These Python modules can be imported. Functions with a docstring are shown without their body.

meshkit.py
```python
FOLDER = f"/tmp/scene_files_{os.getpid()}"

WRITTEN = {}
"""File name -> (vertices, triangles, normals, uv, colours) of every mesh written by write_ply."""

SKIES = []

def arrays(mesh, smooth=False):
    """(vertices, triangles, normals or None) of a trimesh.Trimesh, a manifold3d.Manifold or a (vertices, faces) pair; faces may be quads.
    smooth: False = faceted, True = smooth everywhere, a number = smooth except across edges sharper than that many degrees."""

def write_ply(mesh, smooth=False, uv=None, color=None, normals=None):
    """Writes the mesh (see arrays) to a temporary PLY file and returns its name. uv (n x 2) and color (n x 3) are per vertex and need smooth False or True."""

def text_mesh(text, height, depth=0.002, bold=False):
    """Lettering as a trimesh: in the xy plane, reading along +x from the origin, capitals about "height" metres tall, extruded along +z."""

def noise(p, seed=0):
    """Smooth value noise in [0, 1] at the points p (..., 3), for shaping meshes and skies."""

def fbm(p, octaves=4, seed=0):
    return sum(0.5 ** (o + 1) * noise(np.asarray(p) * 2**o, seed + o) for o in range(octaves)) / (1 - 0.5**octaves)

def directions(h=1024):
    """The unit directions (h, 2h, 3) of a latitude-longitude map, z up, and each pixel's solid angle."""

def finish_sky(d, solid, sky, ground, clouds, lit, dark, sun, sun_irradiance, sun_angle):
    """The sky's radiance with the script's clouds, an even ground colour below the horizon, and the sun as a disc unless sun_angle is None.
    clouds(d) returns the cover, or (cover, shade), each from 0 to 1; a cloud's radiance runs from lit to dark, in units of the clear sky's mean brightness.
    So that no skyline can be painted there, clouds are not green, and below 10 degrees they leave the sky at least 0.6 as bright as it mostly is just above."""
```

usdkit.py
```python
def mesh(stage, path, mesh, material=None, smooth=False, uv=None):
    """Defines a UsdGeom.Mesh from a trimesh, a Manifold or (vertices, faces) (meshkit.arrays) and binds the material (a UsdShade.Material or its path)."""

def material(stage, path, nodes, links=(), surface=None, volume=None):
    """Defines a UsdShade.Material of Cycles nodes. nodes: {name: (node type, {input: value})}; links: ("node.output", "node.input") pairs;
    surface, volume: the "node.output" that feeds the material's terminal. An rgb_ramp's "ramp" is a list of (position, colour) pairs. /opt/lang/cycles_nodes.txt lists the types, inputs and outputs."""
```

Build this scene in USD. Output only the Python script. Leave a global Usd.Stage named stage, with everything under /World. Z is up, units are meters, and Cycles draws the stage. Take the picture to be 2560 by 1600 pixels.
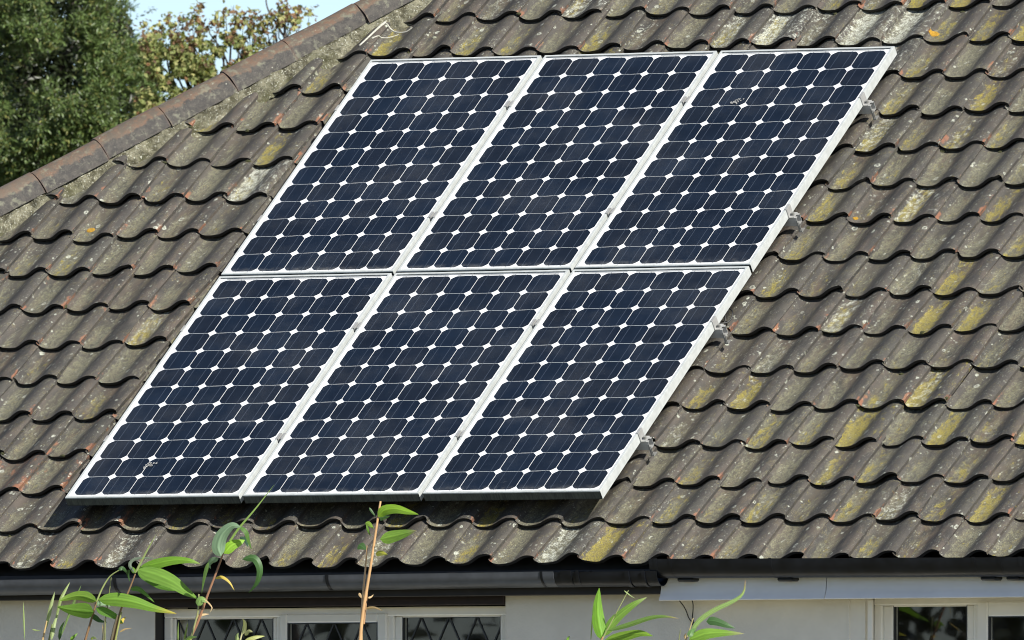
import math, random
import numpy as np
import trimesh
import meshkit, usdkit
from pxr import Usd, UsdGeom, UsdLux, UsdShade, Gf, Sdf, Vt
from shapely.geometry import Polygon, Point

rng = np.random.default_rng(7)
stage = Usd.Stage.CreateInMemory()
UsdGeom.SetStageUpAxis(stage, UsdGeom.Tokens.z)
UsdGeom.SetStageMetersPerUnit(stage, 1.0)
UsdGeom.Xform.Define(stage, '/World')
UsdGeom.Scope.Define(stage, '/World/Looks')
T = Sdf.ValueTypeNames

# ------------------------------------------------------------------ camera, sky, sun, exposure
Z0 = 2.75                                   # height of the lowest panel corner above the ground
PSI, ELEV, PITCH = math.radians(28.5834), math.radians(1.8928), math.radians(36.3874)
FPX = 45826.27                              # focal length in pixels of the 2560 px wide photograph
CAM = np.array([37.12222, -64.34659, -1.73389 + Z0])
_f = np.array([-math.sin(PSI) * math.cos(ELEV), math.cos(PSI) * math.cos(ELEV), math.sin(ELEV)])
_r = np.array([math.cos(PSI), math.sin(PSI), 0.0])
_v = np.cross(_r, _f)
ROT = np.array([_r, _v, _f])
EXPOSURE = 0.72
SUN_DIR = np.array([.722, -.353, .595]); SUN_DIR /= np.linalg.norm(SUN_DIR)

cam = UsdGeom.Camera.Define(stage, '/World/camera')
cam.AddTransformOp().Set(Gf.Matrix4d(*[float(x) for row in (list(_r) + [0], list(_v) + [0], list(-_f) + [0], list(CAM) + [1]) for x in row]))
cam.CreateHorizontalApertureAttr(36.0)
cam.CreateVerticalApertureAttr(22.5)
cam.CreateFocalLengthAttr(36.0 * FPX / 2560)
cam.CreateFStopAttr(28.0); cam.CreateFocusDistanceAttr(74.3)
cam.CreateClippingRangeAttr(Gf.Vec2f(1, 5000))
cam.CreateExposureAttr(EXPOSURE)

sun = UsdLux.DistantLight.Define(stage, '/World/sun')
sun.CreateIntensityAttr(1.25)
sun.CreateNormalizeAttr(True)
sun.CreateAngleAttr(0.5)
sun.CreateColorAttr(Gf.Vec3f(1.0, .96, .89))
_z = SUN_DIR; _x = np.cross([0, 0, 1], _z); _x /= np.linalg.norm(_x); _y = np.cross(_z, _x)
sun.AddTransformOp().Set(Gf.Matrix4d(*[float(x) for row in (list(_x) + [0], list(_y) + [0], list(_z) + [0], [0, 0, 0, 1]) for x in row]))

sky = UsdLux.DomeLight.Define(stage, '/World/sky')
sky_mat = usdkit.material(stage, '/World/Looks/sky', {
    'sky': ('sky_texture', {'sky_type': 'single_scattering', 'air_density': .65, 'aerosol_density': .5, 'ozone_density': 1.6, 'sun_disc': False, 'sun_elevation': math.asin(SUN_DIR[2]),
                            'sun_rotation': math.atan2(SUN_DIR[0], SUN_DIR[1])}),
    'bg': ('background_shader', {'strength': .09})}, [('sky.color', 'bg.color')], surface='bg.background')
UsdShade.MaterialBindingAPI.Apply(sky.GetPrim()).Bind(sky_mat)
sky.GetPrim().SetCustomDataByKey('kind', 'structure')

# ------------------------------------------------------------------ helpers
CT, ST = math.cos(PITCH), math.sin(PITCH)
def RW(p):
    """(X along the eave, u up the slope, n off the roof) -> world"""
    p = np.asarray(p, float)
    return np.stack([p[..., 0], p[..., 1] * CT - p[..., 2] * ST, Z0 + p[..., 1] * ST + p[..., 2] * CT], -1)
def pix(P):
    q = (np.atleast_2d(P) - CAM) @ ROT.T
    return np.stack([1280 + FPX * q[:, 0] / q[:, 2], 800 - FPX * q[:, 1] / q[:, 2]], 1)
def ray(px):
    px = np.atleast_2d(px).astype(float)
    return np.stack([(px[:, 0] - 1280) / FPX, -(px[:, 1] - 800) / FPX, np.ones(len(px))], 1) @ ROT
def at_y(px, y):
    d = ray(px); t = (np.asarray(y) - CAM[1]) / d[:, 1]
    return CAM + d * np.reshape(t, (-1, 1))
def at_d(px, dist):
    return CAM + ray(px) * np.reshape(dist, (-1, 1))
def roofxu(px, nn):
    N = np.array([0, -ST, CT]); d = ray(px)
    t = (nn + N @ np.array([0, 0, Z0]) - N @ CAM) / (d @ N)
    w = CAM + d * t[:, None] - np.array([0, 0, Z0])
    return np.stack([w[:, 0], w[:, 1] * CT + w[:, 2] * ST], 1)

_names = {}
def path_for(name, parent='/World'):
    k = (str(parent), name); n = _names.get(k, 0); _names[k] = n + 1
    return f'{parent}/{name}' + (f'_{n:03d}' if n else '')
def data(prim, **kw):
    for k, v in kw.items():
        if v: prim.SetCustomDataByKey(k, v)
def prim_path(p):
    return str(p) if isinstance(p, (str, Sdf.Path)) else str(p.GetPath())
def obj(name, mesh, mat, parent='/World', smooth=False, prim=None, uv=None, **kw):
    m = usdkit.mesh(stage, path_for(name, prim_path(parent)), mesh, mat, smooth=smooth, uv=uv)
    for k, v in (prim or {}).items():
        v = np.asarray(v, np.float32)
        UsdGeom.PrimvarsAPI(m).CreatePrimvar(k, T.Float3Array, 'vertex').Set(Vt.Vec3fArray.FromNumpy(np.ascontiguousarray(v)))
    data(m.GetPrim(), **kw)
    return m
def thing(name, parent='/World', **kw):
    x = UsdGeom.Xform.Define(stage, path_for(name, prim_path(parent)))
    data(x.GetPrim(), **kw)
    return x
def box(x0, x1, y0, y1, z0, z1):
    b = trimesh.creation.box([x1 - x0, y1 - y0, z1 - z0]); b.apply_translation([(x0 + x1) / 2, (y0 + y1) / 2, (z0 + z1) / 2]); return b
def rbox(x0, x1, y0, y1, z0, z1, c=.004):
    """box with chamfered edges, from the hull of its inset corners"""
    pts = []
    for x, sx in ((x0, 1), (x1, -1)):
        for y, sy in ((y0, 1), (y1, -1)):
            for z, sz in ((z0, 1), (z1, -1)):
                pts += [(x + sx * c, y + sy * c, z), (x + sx * c, y, z + sz * c), (x, y + sy * c, z + sz * c)]
    return trimesh.convex.convex_hull(np.array(pts))
def cat(ms): return trimesh.util.concatenate(ms)
def roofbox(x0, x1, u0, u1, n0, n1, c=0):
    b = rbox(x0, x1, u0, u1, n0, n1, c) if c else box(x0, x1, u0, u1, n0, n1)
    return trimesh.Trimesh(RW(b.vertices), b.faces, process=False)
def sweep_x(profile, x0, x1, tilt=0.0, nx=2, closed=True):
    """extrudes a (y, z) profile along x; tilt = rise of z per metre"""
    p = np.asarray(profile, float); k = len(p); xs = np.linspace(x0, x1, nx)
    v = np.concatenate([np.column_stack([np.full(k, x), p[:, 0], p[:, 1] + tilt * (x - x0)]) for x in xs])
    f = []
    for i in range(nx - 1):
        for j in range(k if closed else k - 1):
            a, b = i * k + j, i * k + (j + 1) % k
            f += [(a, b, b + k), (a, b + k, a + k)]
    if closed:
        import shapely
        for i, flip in ((0, 1), (nx - 1, 0)):
            tri = trimesh.creation.triangulate_polygon(Polygon(p), engine='earcut')
            tv, tf = tri
            idx = [int(np.argmin(((p - q) ** 2).sum(1))) for q in tv]
            f += [tuple((i * k + idx[q] for q in (t[::-1] if flip else t))) for t in tf]
    m = trimesh.Trimesh(v, np.array(f), process=False); m.fix_normals(); return m
def tube(pts, rad, seg=8, cap=True):
    pts = np.asarray(pts, float); rad = np.broadcast_to(np.asarray(rad, float), (len(pts),))
    tan = np.gradient(pts, axis=0); tan /= np.linalg.norm(tan, axis=1, keepdims=True) + 1e-12
    a = np.cross(tan[0], [0.3, 0.2, 1.0]); a /= np.linalg.norm(a); rings = []
    for p, t, r in zip(pts, tan, rad):
        a = a - t * (a @ t); a /= np.linalg.norm(a); b = np.cross(t, a)
        th = np.linspace(0, 2 * np.pi, seg, endpoint=False)
        rings.append(p + r * (np.cos(th)[:, None] * a + np.sin(th)[:, None] * b))
    v = np.concatenate(rings + [pts[:1], pts[-1:]]); n = len(pts); f = []
    for i in range(n - 1):
        for j in range(seg):
            q, s = i * seg + j, i * seg + (j + 1) % seg
            f += [(q, s, s + seg), (q, s + seg, q + seg)]
    if cap:
        for j in range(seg):
            f.append((n * seg, (j + 1) % seg, j)); f.append((n * seg + 1, (n - 1) * seg + j, (n - 1) * seg + (j + 1) % seg))
    return trimesh.Trimesh(v, np.array(f), process=False)
def spline(p, n):
    """Catmull-Rom through the points"""
    p = np.asarray(p, float)
    if len(p) == 2: return p[0] + (p[1] - p[0]) * np.linspace(0, 1, n)[:, None]
    q = np.vstack([2 * p[0] - p[1], p, 2 * p[-1] - p[-2]]); out = []
    for s in np.linspace(0, len(p) - 1 - 1e-9, n):
        i = int(s); t = s - i; a, b, c, d = q[i:i + 4]
        out.append(.5 * (2 * b + (c - a) * t + (2 * a - 5 * b + 4 * c - d) * t * t + (3 * b - a - 3 * c + d) * t ** 3))
    return np.array(out)

# ------------------------------------------------------------------ materials
L = '/World/Looks/'
def plain(name, col, rough=.5, spec=.5, metallic=0, noise=None, bump=0, bscale=80):
    nodes = {'p': ('principled_bsdf', {'base_color': col, 'roughness': rough, 'metallic': metallic, 'specular_ior_level': spec})}; links = []
    if noise:
        amt, sc = noise
        nodes['g'] = ('geometry', {}); nodes['n'] = ('noise_texture', {'scale': sc, 'detail': 5, 'roughness': .6})
        nodes['r'] = ('rgb_ramp', {'ramp': [(.3, tuple(c * (1 - amt) for c in col)), (.7, tuple(min(1, c * (1 + amt)) for c in col))]})
        links += [('g.position', 'n.vector'), ('n.fac', 'r.fac'), ('r.color', 'p.base_color')]
    if bump:
        nodes['g'] = ('geometry', {}); nodes['bn'] = ('noise_texture', {'scale': bscale, 'detail': 4}); nodes['b'] = ('bump', {'strength': bump, 'distance': .01})
        links += [('g.position', 'bn.vector'), ('bn.fac', 'b.height'), ('b.normal', 'p.normal')]
    return usdkit.material(stage, L + name, nodes, links, surface='p.BSDF')

class G:
    """a small builder for node graphs"""
    def __init__(s): s.n, s.l, s.k = {}, [], 0
    def add(s, kind, inputs=None, **links):
        s.k += 1; name = f'{kind}{s.k}'; s.n[name] = (kind, inputs or {})
        for i, o in links.items(): s.l.append((o, f'{name}.{i}'))
        return name
    def math(s, op, a, b=None, c=None):
        inp, lk = {'math_type': op}, {}
        for key, v in (('value1', a), ('value2', b), ('value3', c)):
            if v is None: continue
            if isinstance(v, str): lk[key] = v
            else: inp[key] = v
        return s.add('math', inp, **lk) + '.value'
    def mul(s, a, b): return s.math('multiply', a, b)
    def ramp(s, x, lo, hi, a=0., b=1.):
        n = s.add('map_range', {'range_type': 'smoothstep', 'from_min': lo, 'from_max': hi, 'to_min': a, 'to_max': b, 'clamp': True}, value=x); return n + '.result'
    def noise(s, vec, scale, detail=3, rough=.55, **kw):
        return s.add('noise_texture', {'scale': scale, 'detail': detail, 'roughness': rough, **kw}, vector=vec) + '.fac'
    def scale(s, vec, sc):
        return s.add('mapping', {'scale': sc}, vector=vec) + '.vector'
    def mix(s, fac, a, b):
        inp, lk = {}, {}
        for key, v in (('fac', fac), ('color1', a), ('color2', b)):
            if isinstance(v, str): lk[key] = v
            else: inp[key] = v
        return s.add('mix', inp, **lk) + '.color'
    def make(s, name, surface): return usdkit.material(stage, L + name, s.n, s.l, surface=surface)

def tile_material():
    g = G()
    tuv = g.add('attribute', {'attribute': 'tuv'}) + '.vector'
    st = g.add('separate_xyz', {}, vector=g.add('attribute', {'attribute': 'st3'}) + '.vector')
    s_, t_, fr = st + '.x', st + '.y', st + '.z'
    rn = g.add('separate_xyz', {}, vector=g.add('attribute', {'attribute': 'rnd'}) + '.vector')
    bi = g.add('separate_xyz', {}, vector=g.add('attribute', {'attribute': 'bias'}) + '.vector')
    streak = g.scale(tuv, (1, .3, 1))
    # clay weathered to grey brown
    base = g.mix(g.ramp(rn + '.x', 0, 1), (.034, .032, .029), (.054, .049, .043))
    base = g.mix(g.ramp(g.noise(streak, 26, 4), .38, .66), base, g.mix(rn + '.y', (.060, .058, .049), (.080, .064, .051)))
    base = g.mix(g.mul(g.ramp(g.noise(tuv, 420, 2), .50, .75), .5), base, (.12, .112, .094))
    base = g.mix(g.mul(g.ramp(g.noise(tuv, 300, 2), .5, .3), .5), base, (.028, .026, .024))
    # bare orange clay: short chips at the lap, worn streaks, spots
    joint = g.mul(g.math('maximum', g.ramp(s_, .10, .02), g.ramp(s_, .92, .99)), g.math('add', g.ramp(t_, .5, .0), .25))
    om = g.ramp(g.math('add', g.mul(g.noise(g.scale(tuv, (1, .5, 1)), 30, 5, .65), .9), g.math('add', g.mul(joint, .20), g.mul(bi + '.z', .30))), .74, .86)
    base = g.mix(g.mul(om, .72), base, g.mix(g.noise(tuv, 90, 3), (.16, .075, .045), (.30, .115, .055)))
    warm = g.mul(g.mul(g.ramp(s_, .05, .18), g.ramp(s_, .62, .40)), g.ramp(g.noise(streak, 22, 4, .65), .42, .62))
    base = g.mix(g.mul(warm, .65), base, g.mix(rn + '.x', (.108, .080, .057), (.084, .080, .058)))
    # drab green grainy crust in the pan of the tile
    pan = g.mul(g.ramp(s_, .02, .12), g.ramp(s_, .56, .36))
    fall = g.ramp(t_, 1.05, .35, .35, 1.0)
    crust = g.ramp(g.math('add', g.mul(g.noise(streak, 36, 6, .7), 1.1), g.math('add', g.mul(g.mul(pan, fall), .40), g.mul(rn + '.z', .36))), .86, 1.12)
    fine = g.ramp(g.noise(tuv, 250, 4, .75), .40, .58)
    grain = g.ramp(g.noise(tuv, 480, 2, .6), .38, .62)
    crust = g.mul(crust, g.ramp(g.noise(g.scale(tuv, (1, .7, 1)), 85, 4, .7), .40, .56, .25, 1.0))
    base = g.mix(g.mul(crust, g.math('add', g.mul(fine, .82), .08)), base, g.mix(grain, (.085, .08, .05), (.29, .285, .185)))
    # yellow lichen, grainy streaks down the pan
    yn = g.noise(g.scale(tuv, (1, .42, 1)), 44, 6, .75)
    ym = g.ramp(g.math('add', g.mul(yn, 1.15), g.math('add', g.mul(g.mul(pan, g.ramp(t_, 1.1, .3, .4, 1)), .25), g.mul(bi + '.x', .39))), .965, 1.09)
    base = g.mix(g.mul(ym, g.math('add', g.mul(fine, .85), .05)), base, g.mix(grain, (.12, .100, .018), (.42, .345, .04)))
    # pale lichen: crusts, discs and rings
    wn = g.noise(g.scale(tuv, (1, .7, 1)), 52, 7, .8)
    wm = g.ramp(g.math('add', wn, g.math('add', g.mul(pan, .08), g.mul(bi + '.y', .36))), .80, .92)
    base = g.mix(g.mul(wm, g.math('add', g.mul(g.ramp(g.noise(tuv, 200, 4, .75), .42, .58), .9), .05)), base, (.52, .54, .46))
    spk = g.mul(g.ramp(g.noise(tuv, 330, 3, .7), .585, .66), g.ramp(g.noise(g.scale(tuv, (1, .6, 1)), 26, 4, .65), .44, .60))
    base = g.mix(g.mul(spk, .75), base, g.mix(g.ramp(g.noise(tuv, 40, 2), .42, .56), (.46, .47, .36), (.40, .34, .10)))
    warp = g.add('vector_math', {'math_type': 'scale', 'scale': .012}, vector1=g.add('noise_texture', {'scale': 90, 'detail': 3}, vector=tuv) + '.color') + '.vector'
    dist = g.add('vector_math', {'math_type': 'add'}, vector1=tuv, vector2=warp) + '.vector'
    dist = g.scale(dist, (1, .75, 1))
    patchy = g.ramp(g.noise(tuv, 14, 2), .42, .60)
    for sc, lo, ring, amt in ((30, .87, True, .75), (70, .80, True, .7), (140, .74, False, .8), (230, .70, False, .7)):
        vo = g.add('voronoi_texture', {'scale': sc, 'feature': 'f1'}, vector=dist)
        vc = g.add('separate_color', {}, color=vo + '.color')
        pick = g.ramp(vc + '.r', lo, lo + .03)
        size = g.math('add', g.mul(g.mul(vc + '.g', vc + '.g'), .30), .10)
        q = g.math('divide', vo + '.distance', size)
        disc = g.ramp(q, 1.1, .8)
        if ring: disc = g.mul(disc, g.math('add', g.ramp(q, .3, .7), .2))
        else: disc = g.mul(disc, patchy)
        disc = g.mul(disc, g.math('add', g.mul(fine, .7), .3))
        base = g.mix(g.mul(g.mul(disc, pick), amt), base, (.44, .46, .38))
    # the broken front edge painted near black, its shade put into the colour
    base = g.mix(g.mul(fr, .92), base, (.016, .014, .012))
    hgt = g.math('add', g.mul(g.noise(tuv, 260, 4, .65), .5), g.math('add', g.mul(crust, .25), g.mul(wm, .3)))
    b = g.add('bump', {'strength': .5, 'distance': .004}, height=hgt)
    p = g.add('principled_bsdf', {'roughness': .72, 'specular_ior_level': .35}, base_color=base, normal=b + '.normal')
    return g.make('roof_tile', p + '.BSDF')

def hip_material():
    g = G()
    tuv = g.add('attribute', {'attribute': 'tuv'}) + '.vector'
    st = g.add('separate_xyz', {}, vector=g.add('attribute', {'attribute': 'st3'}) + '.vector')
    rn = g.add('separate_xyz', {}, vector=g.add('attribute', {'attribute': 'rnd'}) + '.vector')
    # worn clay along the crown, grimed grey on the flanks with a ragged border
    edge = g.math('add', st + '.x', g.mul(g.math('subtract', g.noise(tuv, 22, 5, .65), .5), .30))
    crown = g.ramp(edge, .185, .235)
    grey = g.mix(g.ramp(g.noise(tuv, 40, 4), .35, .65), (.044, .041, .038), (.068, .062, .054))
    clay = g.mix(g.ramp(g.noise(tuv, 30, 5, .6), .35, .62), (.150, .092, .060), (.105, .085, .064))
    clay = g.mix(g.ramp(rn + '.x', .3, .9, 0, .45), clay, (.14, .115, .088))
    col = g.mix(g.mul(crown, .9), grey, clay)
    col = g.mix(g.mul(g.ramp(g.noise(tuv, 26, 5, .7), .52, .66), .6), col, (.19, .19, .135))
    col = g.mix(g.mul(g.ramp(g.noise(tuv, 300, 2), .58, .72), .4), col, (.24, .23, .19))
    ends = g.math('maximum', g.ramp(st + '.y', .03, .0), g.ramp(st + '.y', .97, 1.0))
    col = g.mix(g.mul(ends, .3), col, (.12, .065, .045))
    vo = g.add('voronoi_texture', {'scale': 60}, vector=tuv)
    pick = g.mul(g.ramp(g.add('separate_color', {}, color=vo + '.color') + '.r', .95, .97), g.ramp(vo + '.distance', .25, .12))
    col = g.mix(g.mul(pick, .7), col, (.42, .42, .34))
    b = g.add('bump', {'strength': .45, 'distance': .004}, height=g.noise(tuv, 200, 5, .65))
    p = g.add('principled_bsdf', {'roughness': .75, 'specular_ior_level': .3}, base_color=col, normal=b + '.normal')
    return g.make('hip_tile', p + '.BSDF')

def mortar_material():
    g = G(); pos = g.add('geometry', {}) + '.position'
    col = g.mix(g.ramp(g.noise(pos, 22, 6, .7), .36, .62), (.06, .056, .034), (.22, .21, .145))
    col = g.mix(g.mul(g.ramp(g.noise(pos, 9, 4), .5, .7), .7), col, (.085, .085, .04))
    col = g.mix(g.ramp(g.noise(pos, 130, 3, .7), .57, .68), col, (.50, .50, .42))
    col = g.mix(g.ramp(g.noise(pos, 160, 3, .7), .42, .33), col, (.06, .055, .04))
    b = g.add('bump', {'strength': .9, 'distance': .012}, height=g.noise(pos, 110, 6, .7))
    p = g.add('principled_bsdf', {'roughness': .9, 'specular_ior_level': .2}, base_color=col, normal=b + '.normal')
    return g.make('mortar', p + '.BSDF')

def frame_material():
    """pale anodised aluminium, mould on the face that looks down the slope"""
    g = G(); oc = g.add('texture_coordinate', {}) + '.object'; x = g.add('separate_xyz', {}, vector=oc)
    pos = g.add('geometry', {}) + '.position'
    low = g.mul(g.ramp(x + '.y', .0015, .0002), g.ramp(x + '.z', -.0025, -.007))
    col = g.mix(g.ramp(g.noise(pos, 35, 3), .3, .7), (.40, .42, .405), (.47, .49, .475))
    green = g.mul(g.ramp(g.noise(pos, 60, 5, .7), .55, .72), g.mul(g.ramp(x + '.y', .03, .004), .5))
    col = g.mix(green, col, (.20, .22, .12))
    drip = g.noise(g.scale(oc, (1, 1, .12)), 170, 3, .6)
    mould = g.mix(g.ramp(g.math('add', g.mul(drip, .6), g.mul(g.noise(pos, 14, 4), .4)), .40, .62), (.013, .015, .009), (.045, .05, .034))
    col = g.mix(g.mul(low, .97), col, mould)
    p = g.add('principled_bsdf', {'metallic': .1, 'specular_ior_level': .4}, base_color=col)
    g.l.append((g.ramp(low, 0, 1, .42, .9), p + '.roughness'))
    return g.make('panel_frame', p + '.BSDF')

def glass_material(name, rough, dust, ior=1.5, tint=(.97, .98, .98), foot=0.):
    g = G(); pos = g.add('geometry', {}) + '.position'
    tr = g.add('transparent_bsdf', {'color': tint}); gl = g.add('glossy_bsdf', {'roughness': rough, 'color': (1, 1, 1)})
    geo = g.add('geometry', {})
    cosi = g.math('absolute', g.add('vector_math', {'math_type': 'dot_product'}, vector1=geo + '.incoming', vector2=geo + '.normal') + '.value')
    r0 = ((ior - 1) / (ior + 1)) ** 2                       # reflectance of a pane, the same from either side
    fr = g.math('add', g.mul(g.math('power', g.math('subtract', 1.0, cosi), 5.0), 1 - r0), r0)
    m = g.add('mix_closure', {}, fac=fr, closure1=tr + '.BSDF', closure2=gl + '.BSDF')
    df = g.add('diffuse_bsdf', {'color': (.45, .44, .40)})
    dn = g.math('add', g.mul(g.ramp(g.noise(pos, 3.2, 6, .65), .42, .75), dust), g.mul(g.ramp(g.noise(pos, 45, 4, .7), .66, .76), dust * 3))
    if foot:
        oy = g.add('separate_xyz', {}, vector=g.add('texture_coordinate', {}) + '.object') + '.y'
        dn = g.math('add', dn, g.mul(g.mul(g.ramp(oy, .055, .012), g.ramp(g.noise(pos, 28, 4, .65), .35, .7)), foot))
    m2 = g.add('mix_closure', {}, fac=dn, closure1=m + '.closure', closure2=df + '.BSDF')
    return g.make(name, m2 + '.closure')

def leaf_material(name, trans=.35, rough=.45, spec=.5, attr='tint'):
    g = G(); c = g.add('attribute', {'attribute': attr}) + '.color'
    p = g.add('principled_bsdf', {'roughness': rough, 'specular_ior_level': spec}, base_color=c)
    bright = g.add('mix', {'mix_type': 'multiply', 'fac': 1.0, 'color2': (1.5, 1.6, .75)}, color1=c) + '.color'
    t = g.add('translucent_bsdf', {}, color=bright)
    m = g.add('mix_closure', {'fac': trans}, closure1=p + '.BSDF', closure2=t + '.BSDF')
    return g.make(name, m + '.closure')

M_TILE, M_HIP, M_MORTAR, M_FRAME = tile_material(), hip_material(), mortar_material(), frame_material()
M_GLASS = glass_material('panel_glass', .03, .026, 1.40, foot=.16)
M_PANE = glass_material('window_glass', .015, .03, 1.85, (.85, .88, .87))
M_CELL = [plain(f'cell_{i}', c, .35, .3, noise=(.35, 5)) for i, c in enumerate([(.0055, .0088, .0155), (.0066, .0090, .0140), (.0052, .0092, .0172)])]
M_BACK = plain('backsheet', (.80, .80, .80), .6)
M_BUS = plain('busbar', (.050, .062, .085), .35)
M_RIBBON = plain('ribbon', (.55, .54, .52), .4)
M_ALU = plain('rail_aluminium', (.34, .34, .325), .5, metallic=.3, noise=(.12, 40))
M_STEEL = plain('steel', (.22, .22, .205), .55, metallic=.3)
M_DECK = plain('roof_deck', (.03, .028, .025), .9)
M_WALL = plain('render_wall', (.76, .72, .63), .85, noise=(.09, 4), bump=.15, bscale=120)
M_UPVC = plain('white_plastic', (.86, .83, .75), .4, noise=(.05, 5))
M_FASCIA = plain('white_fascia', (.80, .81, .82), .38, noise=(.04, 8))
M_DARKBOARD = plain('dark_board', (.012, .010, .010), .5, noise=(.4, 20))
M_REDBOARD = plain('red_brown_board', (.018, .009, .008), .6, noise=(.4, 30))
M_GUTTER = plain('dusty_gutter', (.055, .060, .068), .42, noise=(.25, 12))
M_BLACK = plain('black_plastic', (.006, .007, .009), .34, .3, noise=(.6, 14))
M_LEAD = plain('lead', (.035, .038, .04), .5)
M_CABLE = plain('cable', (.012, .012, .012), .5)
M_DARKROOM = plain('room', (.07, .065, .06), .9)
M_LEAF_DARK = leaf_material('evergreen_leaf', .18, .42, .4)
M_LEAF_AUT = leaf_material('autumn_leaf', .30, .55, .3)
M_LEAF_BAM = leaf_material('bamboo_leaf', .35, .5, .4)
M_STEM = leaf_material('bamboo_stem', .0, .5, .4)
M_BARK = plain('bark', (.06, .05, .042), .9, noise=(.4, 12), bump=.6, bscale=30)
M_GRASS = plain('grass_ground', (.125, .115, .065), .95, noise=(.4, 1.5), bump=.5, bscale=20)

# ------------------------------------------------------------------ ground
gs = 900
obj('ground', (np.array([[-gs, -gs, 0], [gs, -gs, 0], [gs, gs, 0], [-gs, gs, 0]], float), [[0, 1, 2, 3]]), M_GRASS, kind='structure')

# ------------------------------------------------------------------ the house
house = thing('house', label='white rendered bungalow with weathered clay pantile hipped roof under the solar panels', category='house')
HN = -.12                                    # level of the tile crests, on which the hip sits
# hip line: through the point seen at the pixel line of the hip axis
HIP_R = .098
_pt = roofxu([(400, 459 - .521 * 400 + 64)], HN)[0]
TANH = 1 / CT                                # du per dX along a 45 degree hip
def hip_x(u): return _pt[0] + (u - _pt[1]) / TANH
RIDGE_U, EAVE_U, RIGHT_X = 5.3, -.27, 8.5
def deck_pt(x, u, n=-.205): return RW((x, u, n))
eL, eR = deck_pt(hip_x(EAVE_U) , EAVE_U), deck_pt(RIGHT_X, EAVE_U)
rL, rR = deck_pt(hip_x(RIDGE_U), RIDGE_U), deck_pt(RIGHT_X, RIDGE_U)
depth2 = 2 * (rL[1] - eL[1])
bL, bR = eL + [0, depth2, 0], eR + [0, depth2, 0]
roof = obj('roof', trimesh.Trimesh(np.array([eL, eR, rR, rL, bL, bR]), [[0, 1, 2], [0, 2, 3], [0, 3, 4], [4, 3, 2], [4, 2, 5], [1, 5, 2]], process=False), M_DECK, house)

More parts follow.
